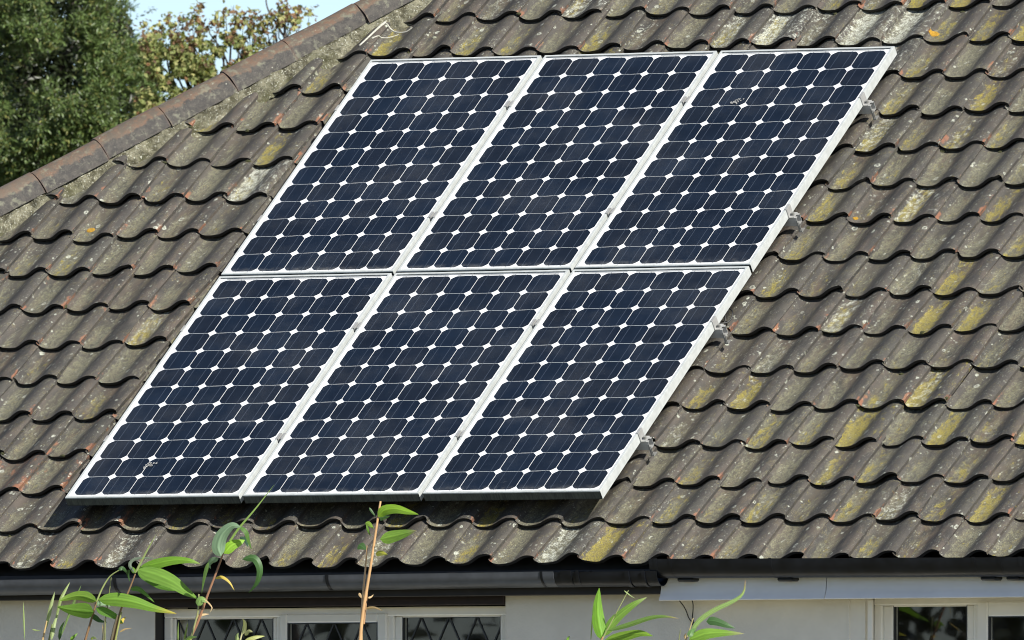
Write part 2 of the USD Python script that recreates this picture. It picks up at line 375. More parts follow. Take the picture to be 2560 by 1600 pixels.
# --- tiles
PX, PU, XO, UO = .2018, .2647, .035, -.296
prof_s = np.array([0, .022, .05, .09, .14, .20, .27, .36, .45, .54, .62, .70, .78, .85, .91, .96, 1.0])
prof_h = np.array([.0265, .0170, .0103, .0053, .0019, .0004, .0, .0010, .0052, .0142, .0245, .0340, .0405, .0428, .0418, .0385, .0325])
N_TROUGH, THICK = -.167, .0165
def tile_mesh(k, j, r):
    """one pantile: the S-shaped sheet, its thick front edge and the lap edge beside the next tile"""
    rows = 3
    tt = np.array([0, .5, 1.22]); ns = len(prof_s)
    dx, du, dn, rot, tip = r.normal(0, .0033), r.normal(0, .0058), abs(r.normal(0, .0026)), r.normal(0, .011), r.normal(0, .005)
    amp = 1 + r.normal(0, .05)
    s, t = np.meshgrid(prof_s, tt)
    xl, ul = (s * 1.035 - .012) * PX, t * PU
    h = np.interp(s, prof_s, prof_h) * amp
    nn = N_TROUGH + h + dn + (.022 + tip * (s - .5)) * (1 - t) + .0012 * np.sin(s * 9 + k) * (t < .1)
    wob = (meshkit.noise(np.stack([s * 5 + k * 3.1, t * 2 + j * 1.7, 0 * s], -1), 3) - .5) * .006
    X = XO + k * PX + dx + xl - rot * ul
    chip = np.where(t == 0, wob, 0)
    if r.random() < .16:                         # a corner knocked off
        c0, wd, dp = r.choice([.02, .05, .93]), r.uniform(.05, .12), r.uniform(.008, .022)
        chip = chip + np.where(t == 0, dp * np.clip(1 - np.abs(s - c0) / wd, 0, 1), 0)
    U = UO + j * PU + du + ul + rot * (xl - PX / 2) + chip
    top = np.stack([X, U, nn], -1)
    bot = top[0] - np.array([0, -.009, THICK])
    back = bot + np.array([0, .06, 0.0])
    side = top[:, -1] - np.array([0, 0, THICK * .8]); sideL = top[:, 0] - np.array([0, 0, THICK])
    # front edge rows are separate vertices so that the rim stays crisp
    V = np.concatenate([top.reshape(-1, 3), top[0], bot, bot, back, top[:, -1], side, top[:, 0], sideL])
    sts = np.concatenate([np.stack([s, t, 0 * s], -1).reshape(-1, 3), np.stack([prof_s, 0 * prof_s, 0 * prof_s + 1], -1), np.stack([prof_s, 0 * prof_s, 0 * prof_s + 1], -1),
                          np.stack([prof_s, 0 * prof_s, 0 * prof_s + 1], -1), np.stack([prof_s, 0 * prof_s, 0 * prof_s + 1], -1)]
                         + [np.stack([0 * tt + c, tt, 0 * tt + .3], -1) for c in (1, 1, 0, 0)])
    tuv = np.concatenate([np.stack([xl, ul, 0 * xl + nn * .5], -1).reshape(-1, 3), np.stack([xl[0], ul[0], nn[0]], -1), np.stack([xl[0], ul[0] - .012, nn[0] - .01], -1),
                          np.stack([xl[0], ul[0] - .012, nn[0] - .01], -1), np.stack([xl[0], ul[0] - .06, nn[0]], -1)]
                         + [np.stack([0 * tt + c * PX, tt * PU, 0 * tt], -1) for c in (1, 1.05, 0, -.05)])
    tuv = tuv + r.uniform(0, 40, 3)
    F = []
    for i in range(rows - 1):
        for q in range(ns - 1):
            a = i * ns + q; F += [(a, a + 1, a + ns + 1), (a, a + ns + 1, a + ns)]
    o = rows * ns
    for base in (o, o + 2 * ns):
        for q in range(ns - 1):
            a = base + q; F += [(a, a + ns, a + ns + 1), (a, a + ns + 1, a + 1)]
    e = o + 4 * ns
    for i in range(rows - 1):
        a = e + i; F += [(a, a + rows, a + rows + 1), (a, a + rows + 1, a + 1)]
        a = e + 2 * rows + i; F += [(a, a + 1, a + rows + 1), (a, a + rows + 1, a + rows)]
    # cut under the hip
    lim = hip_x(V[:, 1]) + .02
    if (V[:ns * rows, 0] < lim[:ns * rows]).mean() > .93: return None
    V[:, 0] = np.maximum(V[:, 0], lim)
    xc = XO + k * PX
    yb = np.clip(.10 + .17 * (xc - 1.2) / 1.5, 0.02, .42)
    if xc < 1.6: yb = .12
    bias = np.array([np.clip(yb + r.normal(0, .26), -.35, .95), np.clip(r.normal(.10 + .09 * (xc > 2.2) + .08 * (j > 11), .28), -.3, .85), np.clip(r.normal(.06 + .12 * (xc < .4), .30), -.4, .85)])
    if j == 14 and 7 <= k <= 11: bias[1] = r.uniform(.55, .95)
    if j >= 13 and 8 <= k <= 11: bias[1] = max(bias[1], r.uniform(.2, .8))
    n = len(V)
    return dict(loc=V[:ns * rows], v=RW(V), f=np.array(F), st3=sts, tuv=tuv, rnd=np.tile(r.uniform(0, 1, 3), (n, 1)), bias=np.tile(bias, (n, 1)), top=ns * rows)
panel_poly = Polygon(pix(RW(np.array([(0, 0, 0), (2.463, 0, 0), (2.463, 3.174, 0), (0, 3.174, 0)]))))
tiles = []
for j in range(0, 20):
    for k in range(-14, 31):
        if hip_x(UO + j * PU + PU) > XO + (k + 1.3) * PX: continue
        t = tile_mesh(k, j, np.random.default_rng(1000 + 97 * j + k))
        if t is None: continue
        p = pix(t['v'][:t['top']])
        # how much of the tile the photograph shows: samples over the exposed part
        pts = pix(RW(np.array([(XO + (k + a) * PX, UO + (j + b) * PU, N_TROUGH + .02) for a in (.1, .3, .5, .7, .9) for b in (.05, .3, .55, .8)])))
        vis = sum(0 < x < 2560 and 0 < y < 1600 and not panel_poly.contains(Point(x, y)) for x, y in pts)
        tiles.append((vis, j, k, t))
tiles.sort(key=lambda q: -q[0])
N_PART = min(300, sum(q[0] > 0 for q in tiles))
attrs = lambda t: {a: t[a] for a in ('st3', 'tuv', 'rnd', 'bias')}
def split_smooth(t):
    return (t['v'], t['f'])
for vis, j, k, t in sorted(tiles[:N_PART], key=lambda q: (q[1], q[2])):
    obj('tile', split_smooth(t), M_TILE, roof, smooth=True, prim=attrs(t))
rest = tiles[N_PART:]
off = np.cumsum([0] + [len(q[3]['v']) for q in rest])
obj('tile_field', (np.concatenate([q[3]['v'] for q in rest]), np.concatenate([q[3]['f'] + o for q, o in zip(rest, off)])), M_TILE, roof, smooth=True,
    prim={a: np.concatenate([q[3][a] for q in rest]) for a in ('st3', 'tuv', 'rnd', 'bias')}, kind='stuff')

# single large lichen rosettes that stand out on the tiles
from scipy.interpolate import LinearNDInterpolator
by_kj = {(k, j): t for _, j, k, t in tiles}
_itp = {}
def surf_n(X, U):
    """level of the uppermost tile at (X, u)"""
    X, U = np.atleast_1d(X).astype(float), np.atleast_1d(U).astype(float); out = np.full(X.shape, -1.0)
    j0, k0 = int(np.floor((U.mean() - UO) / PU)), int(np.floor((X.mean() - XO) / PX))
    for j in (j0 - 1, j0, j0 + 1):
        for k in (k0 - 1, k0, k0 + 1):
            if (k, j) not in by_kj: continue
            if (k, j) not in _itp:
                l = by_kj[(k, j)]['loc']; _itp[(k, j)] = LinearNDInterpolator(l[:, :2], l[:, 2])
            out = np.fmax(out, _itp[(k, j)](X, U))
    return out
def rosette(px, rad, mat, seed):
    rr = np.random.default_rng(seed)
    c = roofxu([px], N_TROUGH + .014)[0]
    a = np.linspace(0, 2 * np.pi, 19)[:-1]; V = [(c[0], c[1], float(surf_n(c[0], c[1])[0]) + .0030)]
    for f, hh in ((.35, .0016), (.75, .0034), (1.0, .0)):
        q = rad * f * (1 + (rr.normal(0, .06, 18) if f > .5 else 0))
        X, U = c[0] + q * np.cos(a), c[1] + q * np.sin(a); V += list(np.column_stack([X, U, surf_n(X, U) + .0006 + hh + rr.normal(0, .0004, 18)]))
    F = [(0, 1 + i, 1 + (i + 1) % 18) for i in range(18)]
    for b in (1, 19):
        for i in range(18): j = (i + 1) % 18; F += [(b + i, b + 18 + i, b + 18 + j), (b + i, b + 18 + j, b + j)]
    obj('lichen', (RW(np.array(V)), F), mat, roof, smooth=True)
M_LO = plain('lichen_orange', (.34, .19, .014), .9, noise=(.3, 200), bump=.6, bscale=300)
M_LW = plain('lichen_pale', (.22, .225, .165), .95, noise=(.75, 240), bump=.6, bscale=300)
for i, (px, rad, m) in enumerate([((2338, 90), .022, M_LO), ((228, 577), .021, M_LO), 
                                   ((385, 1105), .014, M_LW), ((790, 190), .014, M_LW), ((1085, 92), .013, M_LW), ((2355, 990), .013, M_LW), ((645, 640), .012, M_LW), ((2141, 551), .012, M_LO)]):
    rosette(px, rad * (.72 if m is M_LW else .9), m, 70 + i)

M_SMEAR = plain('cement_smear', (.36, .355, .30), .95, noise=(.3, 120))
# pale cement smears left on the tiles near the hip
for pts, w in (([(966, 64), (950, 80), (925, 108), (904, 129)], .0042), ([(967, 66), (990, 72), (1014, 72), (1030, 67)], .0028), ([(934, 110), (953, 96), (975, 86), (994, 78)], .0022)):
    c = roofxu(spline(pts, 22), N_TROUGH + .03); n_ = surf_n(c[:, 0], c[:, 1])
    n_ = np.where(n_ < -.2, N_TROUGH + .03, n_)
    obj('cement_smear', tube(RW(np.column_stack([c, n_ + .0015])), np.full(22, w * 1.4) * np.linspace(1, .6, 22), 6), M_SMEAR, roof, smooth=True)
# cushions of moss in the laps
mr = np.random.default_rng(91); lumps = []
for i in range(46):
    k, j = int(mr.integers(-4, 24)), int(mr.integers(0, 16))
    if (k, j) not in by_kj: continue
    X, U = XO + (k + mr.choice([.0, .02, .3, .36])) * PX + mr.normal(0, .006), UO + j * PU + mr.uniform(-.004, .006)
    n_ = float(surf_n(X, U)[0])
    if n_ < -.2: continue
    m = trimesh.creation.icosphere(2, 1.0); q = np.array(m.vertices)
    q = q * (1 + .5 * (meshkit.noise(q * 2.3 + i * 5, 3) - .5))[:, None] * np.array([mr.uniform(.006, .015), mr.uniform(.005, .010), mr.uniform(.004, .008)])
    m.vertices = RW(q + [X, U, n_ - .001]); lumps.append(m)
obj('moss', cat(lumps), plain('moss', (.05, .052, .018), .95, noise=(.5, 300), bump=.8, bscale=400), roof, smooth=True, kind='stuff')

# --- hip tiles bedded in mortar
HD = np.array([1, 1, math.tan(PITCH)]); HD /= np.linalg.norm(HD)
HWv = np.array([0, 0, 1.0]) - HD[2] * HD; HWv /= np.linalg.norm(HWv)
HQ = np.cross(HD, HWv)
if HQ[1] > 0: HQ = -HQ
def axis_at(u): return RW((hip_x(u), u, HN)) + [0, 0, -.018]
A0 = axis_at(0.0); HLEN = np.linalg.norm(axis_at(1.0) - A0)
def axis_t(px):
    """distance along the axis whose crown point shows at pixel column px"""
    ts = np.linspace(-1, 9, 2001); p = pix(A0 + ts[:, None] * HD + HWv * HIP_R)[:, 0]
    return np.interp(px, p, ts)
cuts = [axis_t(x) for x in (74.4, 232, 388.6, 554, 703, 881)]
while cuts[0] > -.35: cuts.insert(0, cuts[0] - .302)
while cuts[-1] < HLEN * RIDGE_U: cuts.append(cuts[-1] + .302)
def hip_tile_mesh(t0, t1, r):
    na, nt = 25, 5
    ang = np.linspace(-math.pi * .5 - .02, math.pi * .5 + .02, na); tt = np.linspace(0, 1, nt)
    a, t = np.meshgrid(ang, tt)
    R0 = HIP_R + r.normal(0, .0015) - .003 * t
    wob = (meshkit.noise(np.stack([a * 1.5 + t0 * 9, t * 2, 0 * t], -1), 5) - .5) * .005
    rr = R0 + wob
    s = t0 + .0012 + (t1 - t0 - .0024) * t + np.where((t == 0) | (t == 1), (meshkit.noise(np.stack([a * 3 + t0 * 5, t, 0 * t], -1), 8) - .5) * .003, 0)
    lift = r.normal(0, .003) * HWv + r.normal(0, .003) * HQ
    P = A0 + s[..., None] * HD + rr[..., None] * (np.cos(a)[..., None] * HWv + np.sin(a)[..., None] * HQ) + lift
    Pin = A0 + s[..., None] * HD + (rr - .014)[..., None] * (np.cos(a)[..., None] * HWv + np.sin(a)[..., None] * HQ) + lift
    V = [P.reshape(-1, 3)]; F = []; sx = (1 - np.abs(a) / (math.pi / 2)) / 2
    S = [np.stack([sx, t, 0 * t], -1).reshape(-1, 3)]; U = [np.stack([a * HIP_R, s, 0 * s + t0], -1).reshape(-1, 3)]
    for i in range(nt - 1):
        for q in range(na - 1):
            b = i * na + q; F += [(b, b + 1, b + na + 1), (b, b + na + 1, b + na)]
    n = nt * na
    for row in (0, nt - 1):                         # ends
        V += [P[row], Pin[row]]; S += [np.stack([sx[row], t[row], 0 * t[row]], -1)] * 2; U += [np.stack([a[row] * HIP_R, s[row], 0 * a[row]], -1)] * 2
        for q in range(na - 1): F += [(n + q, n + q + na, n + q + na + 1), (n + q, n + q + na + 1, n + q + 1)]
        n += 2 * na
    for col in (0, na - 1):                         # long edges
        V += [P[:, col], Pin[:, col]]; S += [np.stack([sx[:, col], tt, 0 * tt], -1)] * 2; U += [np.stack([a[:, col] * HIP_R, s[:, col], 0 * tt], -1)] * 2
        for q in range(nt - 1): F += [(n + q, n + q + nt, n + q + nt + 1), (n + q, n + q + nt + 1, n + q + 1)]
        n += 2 * nt
    V = np.concatenate(V)
    return trimesh.Trimesh(V, F, process=False), np.concatenate(S), np.concatenate(U) + r.uniform(0, 30, 3), np.tile(r.uniform(0, 1, 3), (len(V), 1))
for i in range(len(cuts) - 1):
    m, s3, tu, rn = hip_tile_mesh(cuts[i], cuts[i + 1], np.random.default_rng(300 + i))
    v, f = np.array(m.vertices), np.array(m.faces)
    # make the faces look outwards
    c = A0 + ((v[f].mean(1) - A0) @ HD)[:, None] * HD
    nrm = np.cross(v[f[:, 1]] - v[f[:, 0]], v[f[:, 2]] - v[f[:, 0]])
    bad = ((v[f].mean(1) - c) * nrm).sum(1) < 0; f[bad] = f[bad][:, ::-1]
    obj('hip_tile', (v, f), M_HIP, roof, smooth=True, prim={'st3': s3, 'tuv': tu, 'rnd': rn})
# mortar bed: a rough fillet from under the hip tile down onto the pantiles
def mortar_strip(side):
    na, nt = 18, 900
    ts = np.linspace(cuts[0], cuts[-1], nt); ws = np.linspace(0, 1, na)
    t, w = np.meshgrid(ts, ws, indexing='ij')
    edge = .100 + .062 * meshkit.fbm(np.stack([t * 3.2, 0 * t + side, 0 * t], -1), 4, 11) + .028 * (meshkit.fbm(np.stack([t * 14, 0 * t, 0 * t], -1), 3, 12) - .5)
    hor = .070 + (edge - .070) * w
    drop = .010 - .072 * w ** 1.4 - .035 * w ** 5
    bumpy = (meshkit.fbm(np.stack([t * 24, hor * 40, 0 * t + side], -1), 5, 21) - .5) * .034
    P = A0 + t[..., None] * HD + (hor + bumpy * .5)[..., None] * HQ * side + (drop + bumpy)[..., None] * HWv
    F = []
    for i in range(nt - 1):
        for q in range(na - 1):
            b = i * na + q; F += [(b, b + na, b + na + 1), (b, b + na + 1, b + 1)]
    m = trimesh.Trimesh(P.reshape(-1, 3), F, process=False)
    if m.face_normals.mean(0)[2] < 0: m.invert()
    return m
obj('hip_mortar', cat([mortar_strip(1), mortar_strip(-1)]), M_MORTAR, roof, smooth=True)

# --- walls
WY = -.02                                    # face of the front wall
xl_wall, xr_wall = eL[0] + .25, RIGHT_X - .3
def px_x(px, py, y): return at_y([(px, py)], y)[0, 0]
def px_z(px, py, y): return at_y([(px, py)], y)[0, 2]
FY = .045                                    # face of the window frames
wl0, wl1 = px_x(409, 1560, FY), px_x(1271, 1560, FY)
wr0 = px_x(2184, 1560, FY); wr1 = wr0 + 2.3
ztop_l = px_z(840, 1519, FY); ztop_r = px_z(2300, 1490, FY)
SILL = 1.02
wall_top = px_z(300, 1455, WY)
wall_top2 = wall_top + .08
pieces = [box(xl_wall, wl0 - .004, WY, .25, 0, wall_top), box(wl1 + .022, wr0 - .004, WY, .25, 0, wall_top), box(wr1, xr_wall, WY, .25, 0, wall_top),
          box(wl0 - .004, wl1 + .022, WY, .25, 0, SILL), box(wr0 - .004, wr1, WY, .25, 0, SILL), box(wl0 - .004, wl1 + .022, WY + .02, .25, ztop_l + .012, wall_top),
          box(wr0 - .004, wr1, WY, .25, ztop_r + .004, wall_top),
          box(xl_wall, xl_wall + .25, .25, bL[1] - .3, 0, wall_top), box(xr_wall - .25, xr_wall, .25, bL[1] - .3, 0, wall_top), box(xl_wall, xr_wall, bL[1] - .3, bL[1] - .05, 0, wall_top)]
obj('wall', cat(pieces), M_WALL, house)
obj('room_lining', cat([box(xl_wall + .26, xr_wall - .26, 2.6, 2.7, .02, wall_top), box(xl_wall + .26, xr_wall - .26, .26, 2.6, .01, .06), box(xl_wall + .26, xr_wall - .26, .26, 2.6, wall_top - .005, wall_top + .06)]), M_DARKROOM, house)
obj('window_reveal', box(wl0 - .0065, wl0 - .003, WY + .004, FY + .03, SILL, ztop_l + .01), M_DARKBOARD, house)
# thin joint between wall panels
xj = px_x(2123, 1560, WY)
obj('wall_batten', rbox(xj - .004, xj + .004, WY - .006, WY + .002, 1.0, px_z(2123, 1500, WY), .001), M_WALL, house)
xp0, xp1 = px_x(2172, 1560, WY), px_x(2184, 1560, WY)
obj('wall_batten', rbox(xp0, xp1, WY - .012, WY + .002, 1.0, px_z(2184, 1500, WY), .002), M_UPVC, house)

# --- windows
def window(x0, x1, z0, z1, panes, lead):
    """panes: (left, right, top, opening) of each glazed light, in metres; an opening light has a sash of its own standing proud"""
    w = thing('window', house)
    members = []
    fr = .036
    edges = [x0] + [(a[1] + b[0]) / 2 for a, b in zip(panes, panes[1:])] + [x1]
    members.append(rbox(x0, x1, FY, FY + .06, z1 - fr, z1, .005)); members.append(rbox(x0, x1, FY, FY + .06, z0, z0 + fr, .005))
    for i, e in enumerate(edges):
        a, b = (e, e + fr) if i == 0 else ((e - fr, e) if i == len(edges) - 1 else (e - fr / 2, e + fr / 2))
        members.append(rbox(a, b, FY + .002, FY + .058, z0 + fr - .002, z1 - fr + .002, .005))
    obj('frame', cat(members), M_UPVC, w)
    for i, (a, b, top, opening) in enumerate(panes):
        lo, hi = edges[i] + (fr if i == 0 else fr / 2), edges[i + 1] - (fr if i == len(panes) - 1 else fr / 2)
        y0 = FY - .016 if opening else FY + .012
        g = .012 if opening else 0
        zb = z0 + fr + .05
        sash = []
        if opening: lo, hi = lo - g, hi + g
        zt = z1 - fr + (g if opening else 0); zlow = z0 + fr - (g if opening else 0)
        sash += [rbox(lo, a, y0, y0 + .045, zlow, zt, .006), rbox(b, hi, y0, y0 + .045, zlow, zt, .006), rbox(a - .001, b + .001, y0 + .001, y0 + .044, top, zt, .006), rbox(a - .001, b + .001, y0 + .001, y0 + .044, zlow, zb, .006)]
        obj('sash', cat(sash), M_UPVC, w)
        yg = y0 + .024
        obj('pane', (np.array([[a, yg, zb], [b, yg, zb], [b, yg, top], [a, yg, top]]), [[0, 1, 2, 3]]), M_PANE, w)
        obj('gasket', cat([box(a, a + .004, y0 + .004, yg - .001, zb, top), box(b - .004, b, y0 + .004, yg - .001, zb, top), box(a + .004, b - .004, y0 + .004, yg - .001, top - .004, top)]), M_LEAD, w)
        if lead:
            pitch, slope = .128, 2.1
            area = Polygon([(a + .003, zb + .003), (b - .003, zb + .003), (b - .003, top - .005), (a + .003, top - .005)])
            off0 = lead[i]
            from shapely.geometry import LineString
            for sgn in (1, -1):
                for q in range(-14, 15):
                    xb = (a + b) / 2 + off0 + q * pitch
                    ln = LineString([(xb - sgn * 3 / slope, top - 3), (xb + sgn * 3 / slope, top + 3)]).buffer(.0030, cap_style=2).intersection(area)
                    if ln.is_empty or ln.area < 1e-5: continue
                    e = trimesh.creation.extrude_polygon(ln, .003, engine='earcut'); v = np.array(e.vertices)
                    e.vertices = np.column_stack([v[:, 0], yg - .0045 + v[:, 2] - (.0008 if sgn > 0 else 0), v[:, 1]]); e.fix_normals()
                    obj('lead_strip', e, M_LEAD, w)
    obj('sill', rbox(x0 - .03, x1 + .03, WY - .06, FY + .03, z0 - .05, z0 - .002, .006), M_UPVC, w)
    return w
X_ = lambda px, py=1570, y=FY: px_x(px, py, y)
Zt = lambda px, py, y=FY: px_z(px, py, y)
window(wl0, wl1, SILL + .05, ztop_l, [(X_(437), X_(678), Zt(560, 1546), False), (X_(722), X_(947), Zt(830, 1557), True), (X_(1001), X_(1247), Zt(1120, 1541), False)], (.03, .0, -.02))
window(wr0, wr1, SILL + .05, ztop_r, [(X_(2229), X_(2413), Zt(2300, 1514), False), (X_(2474), X_(2474) + .42, Zt(2500, 1541), True), (X_(2474) + .56, X_(2474) + 1.2, Zt(2300, 1514), False)], None)
# reddish board over the left window, dark fascia, white fascia
zf_l = px_z(600, 1496, -.125)
xs_w = px_x(1653, 1470, -.13)                 # where the white fascia starts
obj('head_board', rbox(wl0 - .06, wl1 + .02, WY - .012, WY + .018, ztop_l + .004, ztop_l + .045, .003), M_REDBOARD, house)
tiltx = 0.0
obj('fascia', cat([rbox(xl_wall - .3, xs_w - .002, -.125, -.10, zf_l, px_z(600, 1432, -.12), .003), box(xl_wall - .3, xs_w - .002, -.10, WY + .02, zf_l + .012, zf_l + .022)]), M_DARKBOARD, house)
ztw, zbw = px_z(2000, 1440, -.13), px_z(2000, 1497, -.165)
hgt = ztw - zbw
prof = [(-.125, ztw + .06), (-.128, ztw + .01), (-.129, ztw - hgt * .3), (-.132, ztw - hgt * .55), (-.138, ztw - hgt * .78), (-.148, zbw + .004), (-.149, zbw), (-.144, zbw - .002), (-.10, zbw + .02), (-.10, ztw + .06)]
xcr = px_x(2063, 1470, -.14)
for a, b in ((xs_w, xcr - .0022), (xcr + .0022, RIGHT_X)):
    obj('fascia', sweep_x(prof, a, b), M_FASCIA, house, smooth=30, label='white plastic fascia board')
obj('soffit', cat([box(xs_w, RIGHT_X, -.10, WY + .005, zbw + .016, zbw + .028)]), M_UPVC, house)

# --- gutters
def half_round(yc, ztop, r, depth, lip=.004, th=.003):
    a = np.linspace(math.pi, 2 * math.pi, 17)
    out = [(yc + r * math.cos(q), ztop + depth * math.sin(q)) for q in a]; inn = [(yc + (r - th) * math.cos(q), ztop + (depth - th) * math.sin(q)) for q in a[::-1]]
    return [(yc - r - lip * .3, ztop + lip)] + out + [(yc + r, ztop + lip)] + inn
GY = -.185
zg_l = px_z(600, 1443, GY - .055); zg_m = px_z(1500, 1427, GY - .05); zg_r = px_z(2100, 1400, GY - .058)
x_mid0, x_mid1 = px_x(1394, 1450, GY), px_x(1640, 1430, GY)
tl = (px_z(1390, 1431, GY - .055) - px_z(20, 1452, GY - .055)) / (px_x(1390, 1431, GY - .055) - px_x(20, 1452, GY - .055))
g0 = -1.6
zl0 = px_z(20, 1452, GY - .055) + tl * (g0 - px_x(20, 1452, GY - .055))
gutter = obj('gutter', sweep_x(half_round(GY, zl0, .056, .058), g0, x_mid0 + .01, tl), M_GUTTER, house, smooth=40, label='dusty grey half-round gutter')
gut2 = obj('gutter', sweep_x(half_round(GY, zl0 + tl * (x_mid0 - g0) - .003, .053, .056), x_mid0 + .011, x_mid1 + .03, tl * .6), M_BLACK, house, smooth=40, label='short glossy black gutter piece')
ztr = px_z(1700, 1399, GY - .062); tr_ = (px_z(2540, 1395, GY - .062) - ztr) / (px_x(2540, 1395, GY - .062) - px_x(1700, 1399, GY - .062))
gut3 = obj('gutter', sweep_x(half_round(GY - .002, ztr, .060, .072), x_mid1, RIGHT_X + .1, tr_), M_BLACK, house, smooth=40, label='deep black gutter over the white fascia')
def clip_band(parent, x, zt, r, depth, w, mat=M_BLACK, tail=0):
    p = half_round(GY, zt + .003, r + .004, depth + .004, lip=.003, th=.006)
    m = [sweep_x(p, x, x + w)]
    if tail: m.append(rbox(x + w * .3, x + w * .3 + tail, GY + .0, -.12, zt - depth - .014, zt - depth + .004, .006))
    return obj('gutter_bracket', cat(m), mat, parent, smooth=40)
zl = lambda x: zl0 + tl * (x - g0)
for p in (285, 815): clip_band(gutter, px_x(p, 1450, GY - .05), zl(px_x(p, 1450, GY)), .056, .058, .014)
for p, w in ((1352, .01), (1402, .05), (1441, .012)): clip_band(gut2, px_x(p, 1450, GY - .05), zl(px_x(p, 1450, GY)), .056, .058, w)
for p, w in ((1563, .02), (1605, .014)): clip_band(gut2, px_x(p, 1450, GY - .05), zl(px_x(p, 1450, GY)) - .004, .056, .058, w)
for p, w, tail in ((1634, .016, 0), (1672, .012, .07), (1922, .012, .07), (2430, .014, .07), (2494, .016, .06), (2545, .016, .06)):
    x = px_x(p, 1420, GY - .06); clip_band(gut3, x, ztr + tr_ * (x - x_mid1), .060, .072, w, tail=tail)
# wires on the wall beside the white fascia
for pts in ([(1695, 1497), (1712, 1520), (1722, 1545), (1732, 1562), (1734, 1610)], [(1729, 1494), (1733, 1515), (1731, 1545), (1735, 1562), (1738, 1610)]):
    obj('wire', tube(spline(at_y(pts, [-.06, -.04, -.03, -.026, -.024]), 14), .0022, 6), M_CABLE, house, smooth=True)

# ------------------------------------------------------------------ solar panels
PW, PL, GXP, GUP, PH = .808, 1.58, .0195, .01424, .0403
def panel_proto(x):
    f = .011
    def bar(x0, x1, y0, y1): return rbox(x0, x1, y0, y1, -PH, 0, .0014)
    # mitred frame: an L-shaped rail with a narrow lip over the glass
    outer = Polygon([(0, 0), (PW, 0), (PW, PL), (0, PL)])
    def ring(i0, i1, z0, z1):
        a = Polygon([(i0, i0), (PW - i0, i0), (PW - i0, PL - i0), (i0, PL - i0)], [[(i1, i1), (PW - i1, i1), (PW - i1, PL - i1), (i1, PL - i1)]])
        e = trimesh.creation.extrude_polygon(a, z1 - z0, engine='earcut'); e.apply_translation([0, 0, z0]); return e
    fr = cat([ring(0, .0022, -PH, -.0012), ring(.0008, f, -.0012, 0), ring(0, .0275, -PH, -PH + .002)])
    obj('frame', fr, M_FRAME, x)
    obj('backsheet', (np.array([[.004, .004, -.0075], [PW - .004, .004, -.0075], [PW - .004, PL - .004, -.0075], [.004, PL - .004, -.0075]]), [[0, 1, 2, 3]]), M_BACK, x)
    cw, ch, pitch = .1250, .1237, .1276
    ox, oy = (PW - 6 * pitch) / 2 + (pitch - cw) / 2, (PL - 12 * pitch) / 2 + (pitch - cw) / 2 + .002
    c, c2 = cw / 2, ch / 2; disc = Point(0, 0).buffer(.0752, 24); cell = disc.intersection(Polygon([(-c, -c2), (c, -c2), (c, c2), (-c, c2)])).simplify(.0004)
    tv, tf = trimesh.creation.triangulate_polygon(cell, engine='earcut')
    tv3 = np.column_stack([tv, np.full(len(tv), -.0058)])
    e = cell.exterior.coords[:-1]
    r = np.random.default_rng(5)
    for j in range(12):
        for i in range(6):
            v = tv3 + [ox + i * pitch + c, oy + j * pitch + c, 0]
            f_ = np.array(tf)
            if np.cross(v[f_[0, 1]] - v[f_[0, 0]], v[f_[0, 2]] - v[f_[0, 0]])[2] < 0: f_ = f_[:, ::-1]
            obj('cell', (v, f_), M_CELL[int(r.integers(3))], x)
    for i in range(6):
        for q in (.28, .72):
            xx = ox + i * pitch + cw * q
            obj('busbar', box(xx - .00085, xx + .00085, oy - .004, oy + 12 * pitch + .002, -.0056, -.0052), M_BUS, x)
    for yy, spans in ((PL - .0165, ((0, 2), (2, 4), (4, 6))), (.0155, ((0, 1), (1, 3), (3, 5), (5, 6)))):
        for a, b in spans:
            obj('ribbon', box(ox + a * pitch + .02, ox + b * pitch - .02, yy - .0016, yy + .0016, -.0056, -.0050), M_RIBBON, x)
    obj('glass', (np.array([[.0095, .0095, -.0022], [PW - .0095, .0095, -.0022], [PW - .0095, PL - .0095, -.0022], [.0095, PL - .0095, -.0022]]), [[0, 1, 2, 3]]), M_GLASS, x)
PANEL_LABELS = {
    (0, 0): 'solar panel at the lower corner over the dark shadowed tiles nearest the hip end', (1, 0): 'solar panel in the middle of the lower row, above the gutter',
    (2, 0): 'solar panel at the lower end of the array beside open lichened tiles',
    (0, 1): 'solar panel in the upper row nearest the hip ridge and trees', (1, 1): 'solar panel in the middle of the upper row',
    (2, 1): 'solar panel at the top corner furthest from the hip ridge, beside yellow lichened tiles'}
first = None
for j in range(2):
    for i in range(3):
        x = thing('solar_panel', label=PANEL_LABELS[(i, j)], category='solar panel', group='solar panels in two rows on the roof')
        o = RW((i * (PW + GXP), j * (PL + GUP), 0))
        x.AddTranslateOp().Set(Gf.Vec3d(*map(float, o))); x.AddRotateXOp().Set(math.degrees(PITCH))
        if first is None:
            first = x; panel_proto(x)
        else:
            x.GetPrim().GetReferences().AddInternalReference(first.GetPath()); x.GetPrim().SetInstanceable(True)
AW = 3 * PW + 2 * GXP
